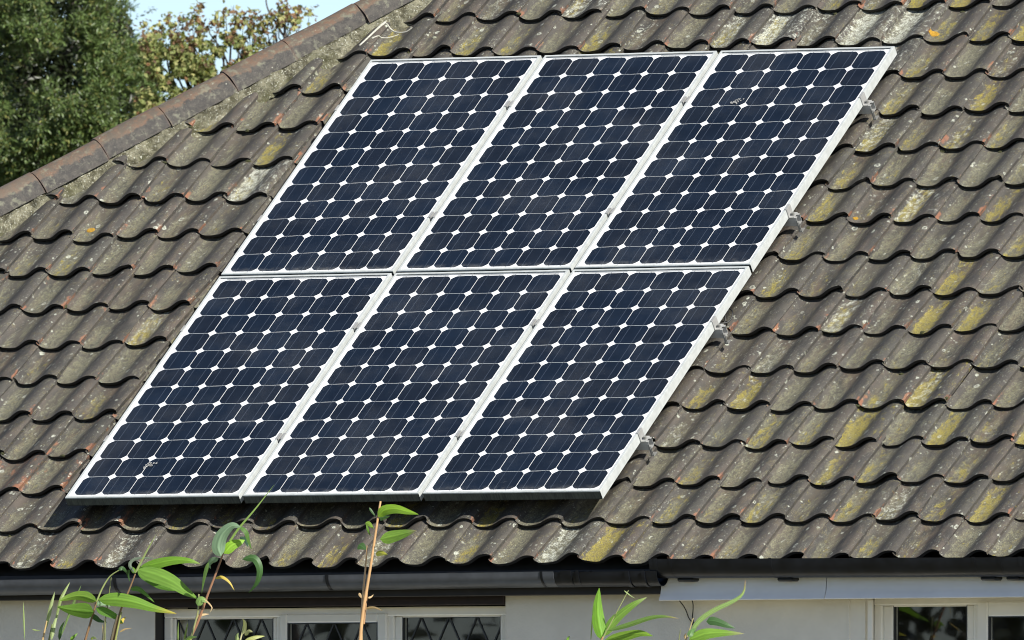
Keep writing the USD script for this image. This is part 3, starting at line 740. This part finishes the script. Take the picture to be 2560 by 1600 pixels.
# ------------------------------------------------------------------ mounting rails with clamps and hooks
RAIL_LABELS = ['aluminium mounting rail under the lower panels, the one nearest the gutter', 'aluminium mounting rail under the lower panels, beside the black cable loop',
               'aluminium mounting rail under the upper panels, the lower of that pair', 'topmost aluminium mounting rail under the upper panels']
for (px, lab) in zip([(1608, 1106), (1804, 826), (1995, 546), (2168, 266)], RAIL_LABELS):
    u = roofxu([px], -.055)[0][1]
    r = thing('mounting_rail', label=lab, category='mounting rail', group='rails carrying the solar panels')
    x1 = AW + .034
    rail = [roofbox(-.012, x1, u - .018, u + .018, -.080, -.0765), roofbox(-.012, x1, u - .018, u - .0155, -.0765, -.041), roofbox(-.012, x1, u + .0155, u + .018, -.0765, -.041),
            roofbox(-.012, x1, u - .0155, u - .006, -.0435, -.041), roofbox(-.012, x1, u + .006, u + .0155, -.0435, -.041)]
    obj('rail', cat(rail), M_ALU, r)
    for xa, s in ((AW, 1), (0, -1)):
        e = [roofbox(min(xa - s * .007, xa + s * .003), max(xa - s * .007, xa + s * .003), u - .02, u + .02, .0004, .0034), roofbox(min(xa + s * .0008, xa + s * .0038), max(xa + s * .0008, xa + s * .0038), u - .02, u + .02, -.038, .0004)]
        if s > 0: e += [roofbox(xa + .0038, xa + .026, u - .02, u + .02, -.0405, -.0370)]
        obj('end_clamp', cat(e), M_ALU, r)
    b = trimesh.creation.cylinder(.0065, .012, sections=10); b.vertices = RW(b.vertices + [AW + .015, u, -.031]); obj('bolt', b, M_STEEL, r, smooth=40)
    for i in (1, 2):
        xs = i * (PW + GXP) - GXP
        obj('mid_clamp', cat([roofbox(xs - .007, xs + .004, u - .02, u + .02, .0004, .0030), roofbox(xs + GXP - .004, xs + GXP + .007, u - .02, u + .02, .0004, .0030),
                              roofbox(xs + .0035, xs + GXP - .0035, u - .02, u + .02, -.012, -.009), roofbox(xs + .0030, xs + .0056, u - .02, u + .02, -.012, .0030), roofbox(xs + GXP - .0056, xs + GXP - .0030, u - .02, u + .02, -.012, .0030)]), M_ALU, r)
        bb = trimesh.creation.cylinder(.005, .006, sections=8); bb.vertices = RW(bb.vertices + [xs + GXP / 2, u, -.006]); obj('bolt', bb, M_STEEL, r, smooth=40)
    xh = AW + .034
    obj('roof_hook', cat([roofbox(xh - .003, xh + .003, u - .024, u - .0215, -.104, -.05), roofbox(xh + .006, xh + .0095, u - .024, u - .0215, -.104, -.06), roofbox(xh - .005, xh + .0115, u - .024, u + .004, -.1065, -.104)]), M_STEEL, r)
    for xh in ( AW - .8, AW - 1.6, .06):
        hk = [roofbox(xh - .014, xh + .014, u - .022, u - .0185, -.122, -.05), roofbox(xh - .014, xh + .014, u - .0185, u + .17, -.1255, -.122), roofbox(xh - .014, xh + .014, u - .05, u - .022, -.0825, -.0800)]
        obj('roof_hook', cat(hk), M_ALU, r)
cu = roofxu([(1822, 800)], -.10)[0]
c_obj = obj('cable', tube(spline(RW(np.array([(AW - .05, cu[1] + .03, -.06), (cu[0] - .01, cu[1] + .035, -.062), (cu[0] + .022, cu[1] + .012, -.07), (cu[0] + .02, cu[1] - .03, -.085), (cu[0] - .005, cu[1] - .06, -.075), (AW - .04, cu[1] - .05, -.06)])), 24), .0032, 7), M_CABLE, smooth=True,
          label='black cable looping out from under the edge of the lower panel', category='cable')
c2 = obj('cable', tube(spline(RW(np.array([(AW - .04, cu[1] + .01, -.06), (cu[0] - .022, cu[1] + .012, -.065), (cu[0] - .004, cu[1] - .01, -.075), (cu[0] - .002, cu[1] - .045, -.09), (AW - .04, cu[1] - .07, -.07)])), 20), .0028, 7), M_CABLE, smooth=True,
         label='thin inner black cable tucked inside the larger loop by the panel edge', category='cable')

# bird droppings dried on the glass
M_DROP = plain('bird_dropping', (.24, .24, .23), .9, noise=(.3, 200))
for i, (px, lab, k) in enumerate([((1842, 252), 'faint bird dropping smudge on the third cell row of the topmost corner panel', 26), ((374, 1163), 'speckled bird dropping near the bottom edge of the panel nearest the hip', 18)]):
    mr = np.random.default_rng(40 + i); c = roofxu([px], -.002)[0]; ms = []
    for q in range(k):
        d = trimesh.creation.cylinder(mr.uniform(.0012, .0042), .0008, sections=9); v = np.array(d.vertices) * [1, 1.5, 1]
        o = mr.normal(0, 1, 2) * [.013, .011]; d.vertices = RW(v + [c[0] + o[0], c[1] + o[1] + .6 * o[0], -.0016]); ms.append(d)
    obj('bird_dropping', cat(ms), M_DROP, label=lab, category='bird dropping')

# ------------------------------------------------------------------ foliage
def leaves(P, D, N, length, width, cols, fold=.25, droop=.15):
    """P base points, D directions, N up vectors: creased five-point leaves"""
    D = D / np.linalg.norm(D, axis=1, keepdims=True); S = np.cross(D, N); S /= np.linalg.norm(S, axis=1, keepdims=True) + 1e-9; Nn = np.cross(S, D)
    l, w = length[:, None], width[:, None]
    mid = P + D * l * .48 - Nn * w * fold * .5
    V = np.stack([P, mid + S * w * .5 + Nn * w * fold * .5, mid, mid - S * w * .5 + Nn * w * fold * .5, P + D * l - Nn * l * droop], 1)
    F = np.array([[0, 2, 1], [0, 3, 2], [2, 4, 1], [3, 4, 2]])
    n = len(P)
    return V.reshape(-1, 3), (np.arange(n)[:, None, None] * 5 + F).reshape(-1, 3), np.repeat(cols, 5, 0)
def unit(a): return a / (np.linalg.norm(a, axis=-1, keepdims=True) + 1e-9)

# evergreen tree, far behind the house
r = np.random.default_rng(21)
DT = 121.0; SC = FPX / DT
ever_poly = Polygon([(-130, -130), (238, -130), (250, -30), (262, 8), (285, 14), (330, 34), (334, 70), (343, 100), (356, 135), (372, 170), (400, 225), (450, 275), (520, 330), (430, 420), (60, 540), (-130, 560)])
gaps = [((150, 35), 42), ((35, 40), 22), ((130, 160), 38), ((60, 205), 46), ((170, 110), 26), ((175, 215), 24), ((25, 100), 14)]
clumps = []
while len(clumps) < 2300:
    q = np.array([r.uniform(-130, 520), r.uniform(-130, 560)])
    if not ever_poly.contains(Point(q)): continue
    inner = ever_poly.exterior.distance(Point(q)) / SC
    ing = min([math.hypot(q[0] - c[0], q[1] - c[1]) / rad for c, rad in gaps] + [9])
    d = DT - 1.3 * min(1, inner / 1.0) ** .6 + abs(r.normal(0, .25))
    rec = meshkit.fbm(np.array([[q[0] / 60, q[1] / 48, 1.3]]), 2, 17)[0]
    if ing < 1.15 or rec < .465:
        if r.random() < .97: continue
        d += r.uniform(.5, 1.2)
    clumps.append((q, d, inner))
Ps, Ds, Ns, Ls, Ws, Cs, TW = [], [], [], [], [], [], []
cen = at_d([(60, 260)], DT + .4)[0]
for q, d, inner in clumps:
    c = at_d([q], d)[0]; out = unit(c - cen); R_ = r.uniform(.035, .07)
    for tw in range(int(r.integers(4, 7))):
        a = c + r.normal(0, R_ * .55, 3); dv = unit(out * .9 + r.normal(0, .55, 3) + [0, 0, .25]); ln = r.uniform(.05, .11)
        if len(TW) < 1400: TW.append(np.array([a - dv * .03, a + dv * ln * .5, a + dv * ln + [0, 0, -.01]]))
        nl = int(r.integers(7, 12))
        for i in range(nl):
            s = (i + .5) / nl
            side = unit(r.normal(0, 1, 3)); ld = unit(dv * (.35 + .7 * s) + side * .75)
            Ps.append(a + dv * ln * s); Ds.append(ld); Ns.append(unit(r.normal(0, .5, 3) + out * .5 + [0, 0, .8])); Ls.append(r.uniform(.026, .046)); Ws.append(r.uniform(.009, .0155))
            k = r.uniform(.55, 1.5); Cs.append(np.array([.078, .116, .034]) * k if r.random() > .12 else np.array([.16, .165, .05]) * k)
# the depth of the crown: larger leaves, its shade put into their dark colour
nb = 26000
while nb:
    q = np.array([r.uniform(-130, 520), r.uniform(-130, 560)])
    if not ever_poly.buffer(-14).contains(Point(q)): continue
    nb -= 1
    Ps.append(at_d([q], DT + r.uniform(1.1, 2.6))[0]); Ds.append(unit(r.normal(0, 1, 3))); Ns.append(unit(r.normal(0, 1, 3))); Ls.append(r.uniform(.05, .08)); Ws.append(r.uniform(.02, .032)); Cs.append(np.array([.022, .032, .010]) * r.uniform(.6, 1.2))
# outlying sprig against the sky
for q in ((352, 40), (362, 33), (372, 28), (382, 24), (300, 14), (318, 20), (272, 8), (340, 45)):
    for i in range(5):
        Ps.append(at_d([np.array(q) + r.normal(0, 3, 2)], DT - .9)[0]); Ds.append(unit(np.array([.8, .4, .35]) + r.normal(0, .45, 3))); Ns.append(unit(r.normal(0, 1, 3) + [0, 0, 1])); Ls.append(r.uniform(.022, .036)); Ws.append(.009); Cs.append(np.array([.05, .065, .025]))
tree1 = thing('evergreen_tree', label='dark evergreen tree with small narrow leaves filling the corner behind the hip', category='tree')
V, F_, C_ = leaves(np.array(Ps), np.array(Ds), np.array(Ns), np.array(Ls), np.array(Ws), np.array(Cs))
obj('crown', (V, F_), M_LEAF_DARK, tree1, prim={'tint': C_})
base = at_d([(60, 300)], DT + 1.9)[0]
limbs = [tube([[base[0], base[1], 0], base * [1, 1, .5], base + [0, 0, -.5], base + [.1, 0, .6]], [.16, .13, .10, .05], 10)]
for q in ((-150, 50), (120, -60), (230, 120), (60, 80), (-60, 330), (300, 260)):
    e = at_d([q], DT + .9)[0]; limbs.append(tube(spline([base + [0, 0, -.9], (base + e) / 2 + [0, 0, .1], e], 8), np.linspace(.05, .006, 8), 7))
obj('trunk', cat(limbs), M_BARK, tree1, smooth=True)
obj('twigs', cat([tube(t, [.0032, .0025, .0012], 4, False) for t in TW[::2]]), M_BARK, tree1, kind='stuff')

# autumn tree between the evergreen and the hip
r = np.random.default_rng(33)
DA = 112.0; SA = FPX / DA
Ps, Ds, Ns, Ls, Ws, Cs = [], [], [], [], [], []
GREEN, YEL, BRN, RUST = np.array([.19, .22, .075]), np.array([.33, .32, .13]), np.array([.115, .07, .04]), np.array([.19, .105, .05])
def autumn_leaf(P, mix, sz, drop=.25):
    """a lobed leaf drawn as three creased blades from one stalk"""
    c = [GREEN, YEL, BRN, RUST][r.choice(4, p=mix)] * r.uniform(.75, 1.25)
    d0 = unit(r.normal(0, .8, 3) + [0, 0, -drop]); n0 = unit(r.normal(0, .6, 3) + [.3, -.5, .7]); s0 = unit(np.cross(d0, n0))
    for ang, k in ((0, 1), (.75, .75), (-.75, .75)):
        Ps.append(P); Ds.append(d0 * math.cos(ang) + s0 * math.sin(ang)); Ns.append(n0 + r.normal(0, .15, 3)); Ls.append(sz * k); Ws.append(sz * k * .5); Cs.append(c)
tips = [(494, 15), (421, 43), (455, 46), (494, 55), (480, 38), (540, 46), (564, 25), (590, 26), (607, 36), (598, 55), (638, 38), (664, 41), (704, 12), (711, 36), (724, 26), (752, 21), (773, 31), (730, 50), (658, 55), (737, 61), (636, 69), (664, 79),
        (603, 96), (400, 66), (432, 66), (466, 70), (510, 72), (548, 66), (575, 70), (620, 52), (690, 40), (745, 42), (702, 52), (362, 60), (370, 90)]
for q in tips:
    for i in range(int(r.integers(16, 30))):
        autumn_leaf(at_d([np.array(q) + r.normal(0, 10, 2) + [0, 4]], DA + r.normal(0, .1))[0], [.16, .32, .30, .22], r.uniform(.022, .042))
aut_poly = Polygon([(345, 108), (372, 80), (410, 86), (440, 78), (480, 92), (520, 100), (560, 84), (600, 92), (650, 90), (700, 130), (690, 190), (560, 420), (330, 420), (340, 250), (366, 180)])
n = 0
while n < 12000:
    q = np.array([r.uniform(330, 710), r.uniform(70, 420)])
    if not aut_poly.contains(Point(q)): continue
    top = np.clip((q[1] - 70) / 90, 0, 1)
    if r.random() > .28 + .75 * top: continue
    if meshkit.noise(np.array([[q[0] / 26, q[1] / 26, 0]]), 4)[0] < .36: continue
    n += 1
    autumn_leaf(at_d([q], DA + r.uniform(-.3, .35))[0], [.36 + .22 * top, .34 - .06 * top, .16 - .09 * top, .14 - .07 * top], r.uniform(.022, .044))
tree2 = thing('autumn_tree', label='thin crowned tree turning yellow and rust brown, rising behind the hip ridge', category='tree')
V, F_, C_ = leaves(np.array(Ps), np.array(Ds), np.array(Ns), np.array(Ls), np.array(Ws), np.array(Cs), .3, .2)
obj('crown', (V, F_), M_LEAF_AUT, tree2, prim={'tint': C_})
root = at_d([(560, 420)], DA + .2)[0]
wood = [tube([[root[0], root[1], 0], root * [1, 1, .55], root], [.10, .07, .035], 9)]
for i, q in enumerate(tips):
    e = at_d([q], DA + r.normal(0, .08))[0]; k = at_d([(560 + (q[0] - 560) * .8 + r.normal(0, 16), 190 + r.normal(0, 40))], DA + .1)[0]
    wood.append(tube(spline([root, k, (k * .45 + e * .55) + r.normal(0, .03, 3), e], 12), np.linspace(.009, .0012, 12), 5))
obj('trunk', cat(wood), M_BARK, tree2, smooth=True)
obj('bare_branch', tube(spline(at_d([(664, -60), (665, 0), (671, 26), (681, 43), (702, 79), (712, 110), (700, 260)], [DA] * 7), 26), np.linspace(.003, .011, 26), 6), M_BARK, tree2, smooth=True)
obj('bare_branch', tube(spline(at_d([(711, 40), (711, 66), (712, 90), (705, 200)], [DA] * 4), 12), np.linspace(.004, .012, 12), 6), M_BARK, tree2, smooth=True)

# hedge across the garden, the dark mass that the window panes mirror
r = np.random.default_rng(50)
nl = 5200
P = np.column_stack([np.where(r.random(nl) < .78, r.uniform(-5.3, 2, nl), r.uniform(-14, -5.3, nl)), r.uniform(-15.5, -13.5, nl), r.uniform(.1, 1, nl)])
P[:, 2] *= 3.4 + 1.1 * meshkit.noise(np.column_stack([P[:, 0] * .7, P[:, 0] * 0, P[:, 0] * 0]), 9)
V, F_, C_ = leaves(P, r.normal(0, 1, (nl, 3)) + [0, 0, .2], r.normal(0, 1, (nl, 3)), r.uniform(.15, .3, nl), r.uniform(.08, .16, nl), np.array([.03, .038, .014]) * r.uniform(.5, 1.5, (nl, 1)))
hedge = thing('hedge', label='tall dark hedge across the garden, seen only mirrored in the window panes', category='hedge')
obj('foliage', (V, F_), M_LEAF_DARK, hedge, prim={'tint': C_}, kind='stuff')
obj('trunk', cat([tube([[x, -14.5, 0], [x + .1, -14.5, 1.4], [x, -14.4, 2.8]], [.06, .05, .02], 7) for x in np.arange(-15.5, 3, 1.4)]), M_BARK, hedge)

# ------------------------------------------------------------------ bamboo in front of the house
BY = -3.0
GRN, PALE, BLUE, DARK, YLW, TAN = (.14, .27, .035), (.30, .37, .16), (.20, .30, .19), (.045, .10, .03), (.52, .40, .08), (.50, .36, .20)  # BLUE has the bluish sheen of pale leaves painted into its colour
BL_COLS = [(q, .10 * (abs(q) * 2) ** 1.2 - .04 * (abs(q) < .01)) for q in np.linspace(-.5, .5, 13)]
def ribbon(px, width, y=BY, roll=.35, bend=0.0, n=14, seed=0, power=.8, grass=False):
    """a leaf blade along a spine given by where it stands; width in pixels of the photograph at its broadest"""
    rr = np.random.default_rng(seed)
    px = spline(px, n); t = np.linspace(0, 1, n)
    P = at_y(px, y + bend * t ** 1.5)
    tan = unit(np.gradient(P, axis=0)); view = unit(P - CAM)
    side = unit(np.cross(tan, view)); dep = np.cross(side, tan)
    wm = width / (FPX / np.linalg.norm(P[0] - CAM)) / math.cos(roll)
    w = wm * ((1 - np.exp(-11 * t)) * (1 - t ** 1.6) ** .8 * 1.12 if power == .8 else np.sin(np.pi * np.clip(t, 0, 1) ** power) ** .75 if not grass else (1 - t ** 2.2) * .9 + .02)
    if not grass: w = np.maximum(w, wm * .03)
    lat = side * math.cos(roll) + dep * math.sin(roll); nrm = np.cross(lat, tan)
    V = []
    for s, f in BL_COLS:
        V.append(P + lat * (s * w)[:, None] + nrm * (f * w)[:, None])
    K = len(BL_COLS); V = np.stack(V, 1).reshape(-1, 3); F = []
    for i in range(n - 1):
        for q in range(K - 1):
            b = i * K + q; F += [(b, b + 1, b + K + 1), (b, b + K + 1, b + K)]
    return V, np.array(F), t
def shade(col, t, tip, rr):
    c = np.array(col) * rr.uniform(.88, 1.12)
    c = c[None] * np.ones((len(t), 1))
    if tip is not None: c = c + (np.array(tip)[None] - c) * (np.clip((t - .72) / .28, 0, 1) ** 1.5)[:, None]
    K = len(BL_COLS); vein = np.array([.93, 1.0, .86, 1.06, .90, 1.02, 1.28, .98, .88, 1.04, .86, .98, .92]) + rr.normal(0, .03, K)
    blotch = 1 + rr.normal(0, .05, (len(t), K))
    return np.repeat(c, K, 0) * (np.tile(vein, len(t)) * blotch.ravel())[:, None]
def shoot(name, label, category, stems, blades, y=BY, group=None, seed=0):
    x = thing(name, label=label, category=category, group=group)
    rr = np.random.default_rng(seed)
    for px, w, col in stems:
        px = list(px)
        P = spline(at_y(px, y + rr.uniform(-.02, .02)), 18)
        if px[0][1] >= 1590:                                    # goes on down to the ground
            d = P[0] - P[1]; foot = P[0] + d / abs(d[2]) * P[0][2] * np.array([.5, .5, 1]); foot[2] = 0
            P = np.vstack([foot, (foot * .5 + P[0] * .5), P])
        s = FPX / np.linalg.norm(P[-1] - CAM)
        m = tube(P, np.linspace(w, w * .55, len(P)) / 2 / s, 7)
        c = np.array(col) * (1 + .25 * (meshkit.noise(np.array(m.vertices) * 60, 2)[:, None] - .5))
        obj('stem', m, M_STEM, x, smooth=True, prim={'tint': c})
    for b in blades:
        px, w, col = b[:3]; o = b[3] if len(b) > 3 else {}
        seed += 1
        V, F, t = ribbon(px, w, y + o.get('dy', rr.uniform(-.08, .08)), o.get('roll', rr.uniform(.15, .5)), o.get('bend', rr.uniform(-.06, .06)), seed=seed, power=o.get('pw', .8), grass=o.get('grass', False))
        obj('leaf', (V, F), M_LEAF_BAM, x, smooth=True, prim={'tint': shade(col, t, o.get('tip'), rr)})
    return x
gr = dict(grass=True)
BROWN, OLIVE = (.20, .12, .06), (.16, .18, .06)
shoot('bamboo_shoot', 'leaning bamboo shoot with four broad horizontal leaves before the pale wall', 'bamboo',
      [([(213, 1600), (233, 1533), (241, 1505)], 7, BROWN), ([(241, 1505), (256, 1470), (275, 1441), (300, 1424)], 5, (.28, .33, .12))],
      [([(245, 1499), (291, 1498), (339, 1506), (383, 1520), (441, 1534)], 36, GRN, dict(tip=YLW)), ([(241, 1503), (215, 1492), (190, 1490), (165, 1496), (148, 1502)], 26, (.16, .27, .04)),
       ([(234, 1530), (205, 1527), (175, 1524), (143, 1517)], 40, (.12, .24, .03)), ([(240, 1520), (265, 1530), (290, 1542), (308, 1559)], 22, (.10, .22, .03)),
       ([(296, 1425), (306, 1420), (314, 1427), (318, 1436)], 10, DARK), ([(228, 1535), (240, 1545), (250, 1552), (268, 1556)], 14, DARK), ([(241, 1512), (255, 1506), (268, 1510), (276, 1518)], 16, BLUE),
       ([(200, 1490), (215, 1482), (232, 1492), (245, 1500)], 12, DARK)], seed=100)
shoot('bamboo_shoot', 'bamboo shoot with a tall pointed spear and two long drooping leaves beside the tiles', 'bamboo',
      [([(284, 1600), (292, 1560), (302, 1525), (316, 1490), (325, 1469), (338, 1435)], 7, BROWN), ([(262, 1600), (264, 1546), (268, 1522), (278, 1443)], 3.5, OLIVE)],
      [([(338, 1434), (350, 1410), (370, 1372), (391, 1335)], 6, (.30, .36, .14), dict(roll=.2)), ([(346, 1422), (390, 1409), (430, 1401), (470, 1401), (500, 1409)], 26, (.15, .30, .03), dict(tip=(.25, .33, .1))),
       ([(344, 1424), (385, 1434), (430, 1453), (465, 1478), (494, 1497)], 42, (.15, .28, .045)), ([(344, 1426), (370, 1446), (400, 1466), (440, 1478)], 20, (.10, .21, .03), dict(dy=.12)),
       ([(336, 1432), (324, 1412), (336, 1398), (362, 1395), (390, 1396)], 9, (.16, .2, .15)), ([(323, 1424), (320, 1436), (325, 1455)], 8, DARK), ([(338, 1432), (330, 1422), (322, 1416)], 12, GRN),
       ([(325, 1472), (345, 1472), (365, 1486), (386, 1506)], 13, (.10, .2, .04)), ([(302, 1560), (306, 1550), (314, 1542)], 10, YLW), ([(299, 1580), (312, 1573), (330, 1570)], 5, TAN)], seed=200)
shoot('bamboo_shoot', 'tallest green bamboo stem whose thin spear crosses the panel edge, with folded pale leaves', 'bamboo',
      [([(473, 1600), (495, 1554), (518, 1490), (534, 1448), (550, 1406), (558, 1382)], 8, (.27, .14, .08)), ([(476, 1600), (494, 1533), (497, 1485)], 6, (.26, .27, .11))],
      [([(556, 1386), (590, 1330), (640, 1270), (686, 1211)], 6, (.22, .33, .09), dict(roll=.2)), ([(552, 1391), (545, 1366), (555, 1336), (580, 1314), (602, 1318)], 36, BLUE, dict(roll=.3)),
       ([(560, 1384), (578, 1364), (598, 1356), (612, 1350)], 28, (.20, .36, .035)), ([(600, 1317), (615, 1330), (622, 1354), (629, 1374)], 12, (.08, .17, .03)), ([(600, 1342), (614, 1352), (620, 1368)], 12, (.05, .10, .06)),
       ([(606, 1398), (636, 1396), (650, 1424), (642, 1458), (622, 1482)], 20, (.06, .14, .04)), ([(546, 1396), (530, 1402), (523, 1412), (527, 1422)], 15, BLUE), ([(521, 1406), (512, 1440), (504, 1484)], 10, (.14, .25, .07)),
       ([(494, 1514), (503, 1498), (522, 1507)], 20, (.17, .28, .08)), ([(536, 1446), (556, 1443), (574, 1456), (586, 1476)], 8, YLW), ([(489, 1543), (505, 1537), (523, 1535)], 8, TAN), ([(510, 1498), (522, 1508), (530, 1520), (524, 1532)], 4, TAN)], seed=300)
shoot('bamboo_shoot', 'dry straw coloured bamboo canes with a few bright leaves in front of the middle panel', 'bamboo',
      [([(900, 1600), (907, 1531), (918, 1465), (929, 1398), (942, 1311), (951, 1253)], 10, (.46, .28, .13)), ([(903, 1600), (905, 1517), (913, 1425), (918, 1364)], 7, (.50, .33, .17)), ([(910, 1560), (922, 1440), (934, 1370), (944, 1300)], 5, (.34, .2, .1))],
      [([(945, 1292), (960, 1276), (989, 1272), (1018, 1279), (1046, 1286)], 27, (.22, .38, .035)), ([(950, 1348), (980, 1341), (1010, 1334), (1040, 1326)], 32, (.19, .33, .05), dict(tip=(.4, .33, .2))),
       ([(923, 1269), (932, 1282), (941, 1294)], 6, DARK), ([(914, 1306), (924, 1311), (934, 1322)], 13, (.18, .3, .04)), ([(916, 1312), (922, 1330), (927, 1340)], 6, (.1, .2, .03)), ([(896, 1362), (905, 1366), (915, 1374)], 22, DARK),
       ([(939, 1383), (954, 1383), (969, 1387)], 15, (.42, .42, .06)), ([(914, 1521), (935, 1519), (957, 1527)], 7, TAN), ([(898, 1482), (902, 1490), (906, 1497)], 8, TAN), ([(920, 1495), (928, 1492), (934, 1486)], 5, TAN), ([(948, 1296), (960, 1294), (975, 1290)], 12, (.1, .2, .03))], seed=400)
shoot('bamboo_shoot', 'cluster of upright fresh bamboo leaves before the wall under the black gutter piece', 'bamboo',
      [([(1503, 1602), (1507, 1592)], 6, (.36, .2, .1)), ([(1508, 1592), (1530, 1552), (1571, 1476)], 4, (.27, .3, .12))],
      [([(1506, 1600), (1496, 1552), (1494, 1510), (1498, 1470)], 34, (.16, .33, .035), dict(roll=.1)), ([(1477, 1602), (1480, 1555), (1484, 1512)], 3.5, PALE), ([(1510, 1590), (1534, 1552), (1579, 1514), (1617, 1493)], 25, (.15, .27, .045), dict(tip=(.3, .36, .15))),
       ([(1516, 1578), (1571, 1562), (1624, 1545), (1660, 1541), (1696, 1546)], 13, (.15, .25, .06), dict(tip=TAN)), ([(1510, 1602), (1560, 1590), (1600, 1583), (1632, 1590)], 26, (.19, .33, .04)), ([(1560, 1476), (1575, 1488), (1588, 1496)], 3, PALE), ([(1418, 1602), (1421, 1594), (1425, 1590)], 7, GRN)], seed=500)
shoot('bamboo_shoot', 'arching pale bamboo leaf with a dark leaf below it before the white fascia', 'bamboo',
      [([(1714, 1602), (1722, 1580), (1733, 1545)], 5, (.36, .3, .14)), ([(1697, 1602), (1701, 1574)], 3, OLIVE)],
      [([(1722, 1596), (1743, 1556), (1783, 1526), (1836, 1501), (1859, 1480), (1863, 1449)], 13, (.26, .38, .13), dict(tip=(.38, .2, .12))), ([(1766, 1554), (1785, 1552), (1815, 1562), (1838, 1571)], 22, (.05, .12, .035), dict(dy=.2)),
       ([(1722, 1600), (1760, 1585), (1800, 1582), (1860, 1584)], 30, (.17, .31, .045), dict(tip=(.36, .33, .2))), ([(1714, 1598), (1712, 1590), (1716, 1582)], 6, TAN), ([(1722, 1592), (1730, 1578), (1742, 1572)], 16, (.08, .16, .05))], seed=600)
shoot('bamboo_shoot', 'pair of slim striped blades standing alone by the dusty gutter end', 'bamboo',
      [([(106, 1602), (113, 1570), (117, 1552)], 6, (.42, .30, .14)), ([(122, 1602), (130, 1560)], 5, OLIVE)],
      [([(108, 1590), (119, 1551), (128, 1512), (137, 1479)], 9, PALE, dict(pw=1)), ([(130, 1602), (148, 1512), (160, 1482), (175, 1455)], 8, (.26, .33, .12), dict(pw=1)), ([(148, 1602), (172, 1538), (187, 1500), (203, 1463)], 7, (.24, .35, .13), dict(pw=1)), ([(128, 1600), (136, 1560), (146, 1530)], 10, PALE),
       ([(176, 1600), (184, 1592), (194, 1583)], 9, GRN), ([(80, 1573), (92, 1576), (104, 1576)], 4, PALE), ([(62, 1602), (60, 1555), (58, 1503)], 4, (.22, .3, .1), dict(pw=1)), ([(148, 1600), (152, 1572), (162, 1552)], 9, DARK)], seed=700)
shoot('bamboo_shoot', 'short dead stump of bamboo with dark sheaths between the broad leaved shoots', 'bamboo',
      [([(278, 1602), (286, 1565), (294, 1538)], 8, (.10, .085, .05)), ([(257, 1602), (260, 1570), (262, 1546)], 6, (.09, .09, .05)), ([(288, 1602), (300, 1545), (304, 1530)], 6, (.24, .26, .08))],
      [([(284, 1590), (290, 1560), (300, 1540)], 8, (.2, .24, .08)), ([(258, 1602), (258, 1580), (256, 1560)], 5, TAN), ([(226, 1598), (234, 1594), (242, 1598)], 7, (.3, .36, .1))], seed=800)
shoot('bamboo_shoot', 'small pale sprouting tips in front of the leaded window', 'bamboo',
      [([(600, 1602), (606, 1580), (610, 1562)], 5, (.40, .38, .2))],
      [([(606, 1586), (611, 1570), (612, 1556), (606, 1547)], 11, (.42, .42, .22)), ([(611, 1602), (640, 1593), (662, 1590)], 11, (.36, .38, .14)), ([(594, 1602), (592, 1592), (596, 1582)], 10, PALE), ([(612, 1588), (622, 1578), (632, 1580)], 10, (.4, .4, .2)),
       ([(445, 1602), (445, 1578), (446, 1554)], 5, (.2, .28, .09)), ([(460, 1602), (465, 1578), (470, 1556)], 5, (.2, .28, .09)), ([(463, 1602), (476, 1594), (493, 1592)], 10, (.24, .36, .1))], seed=900)
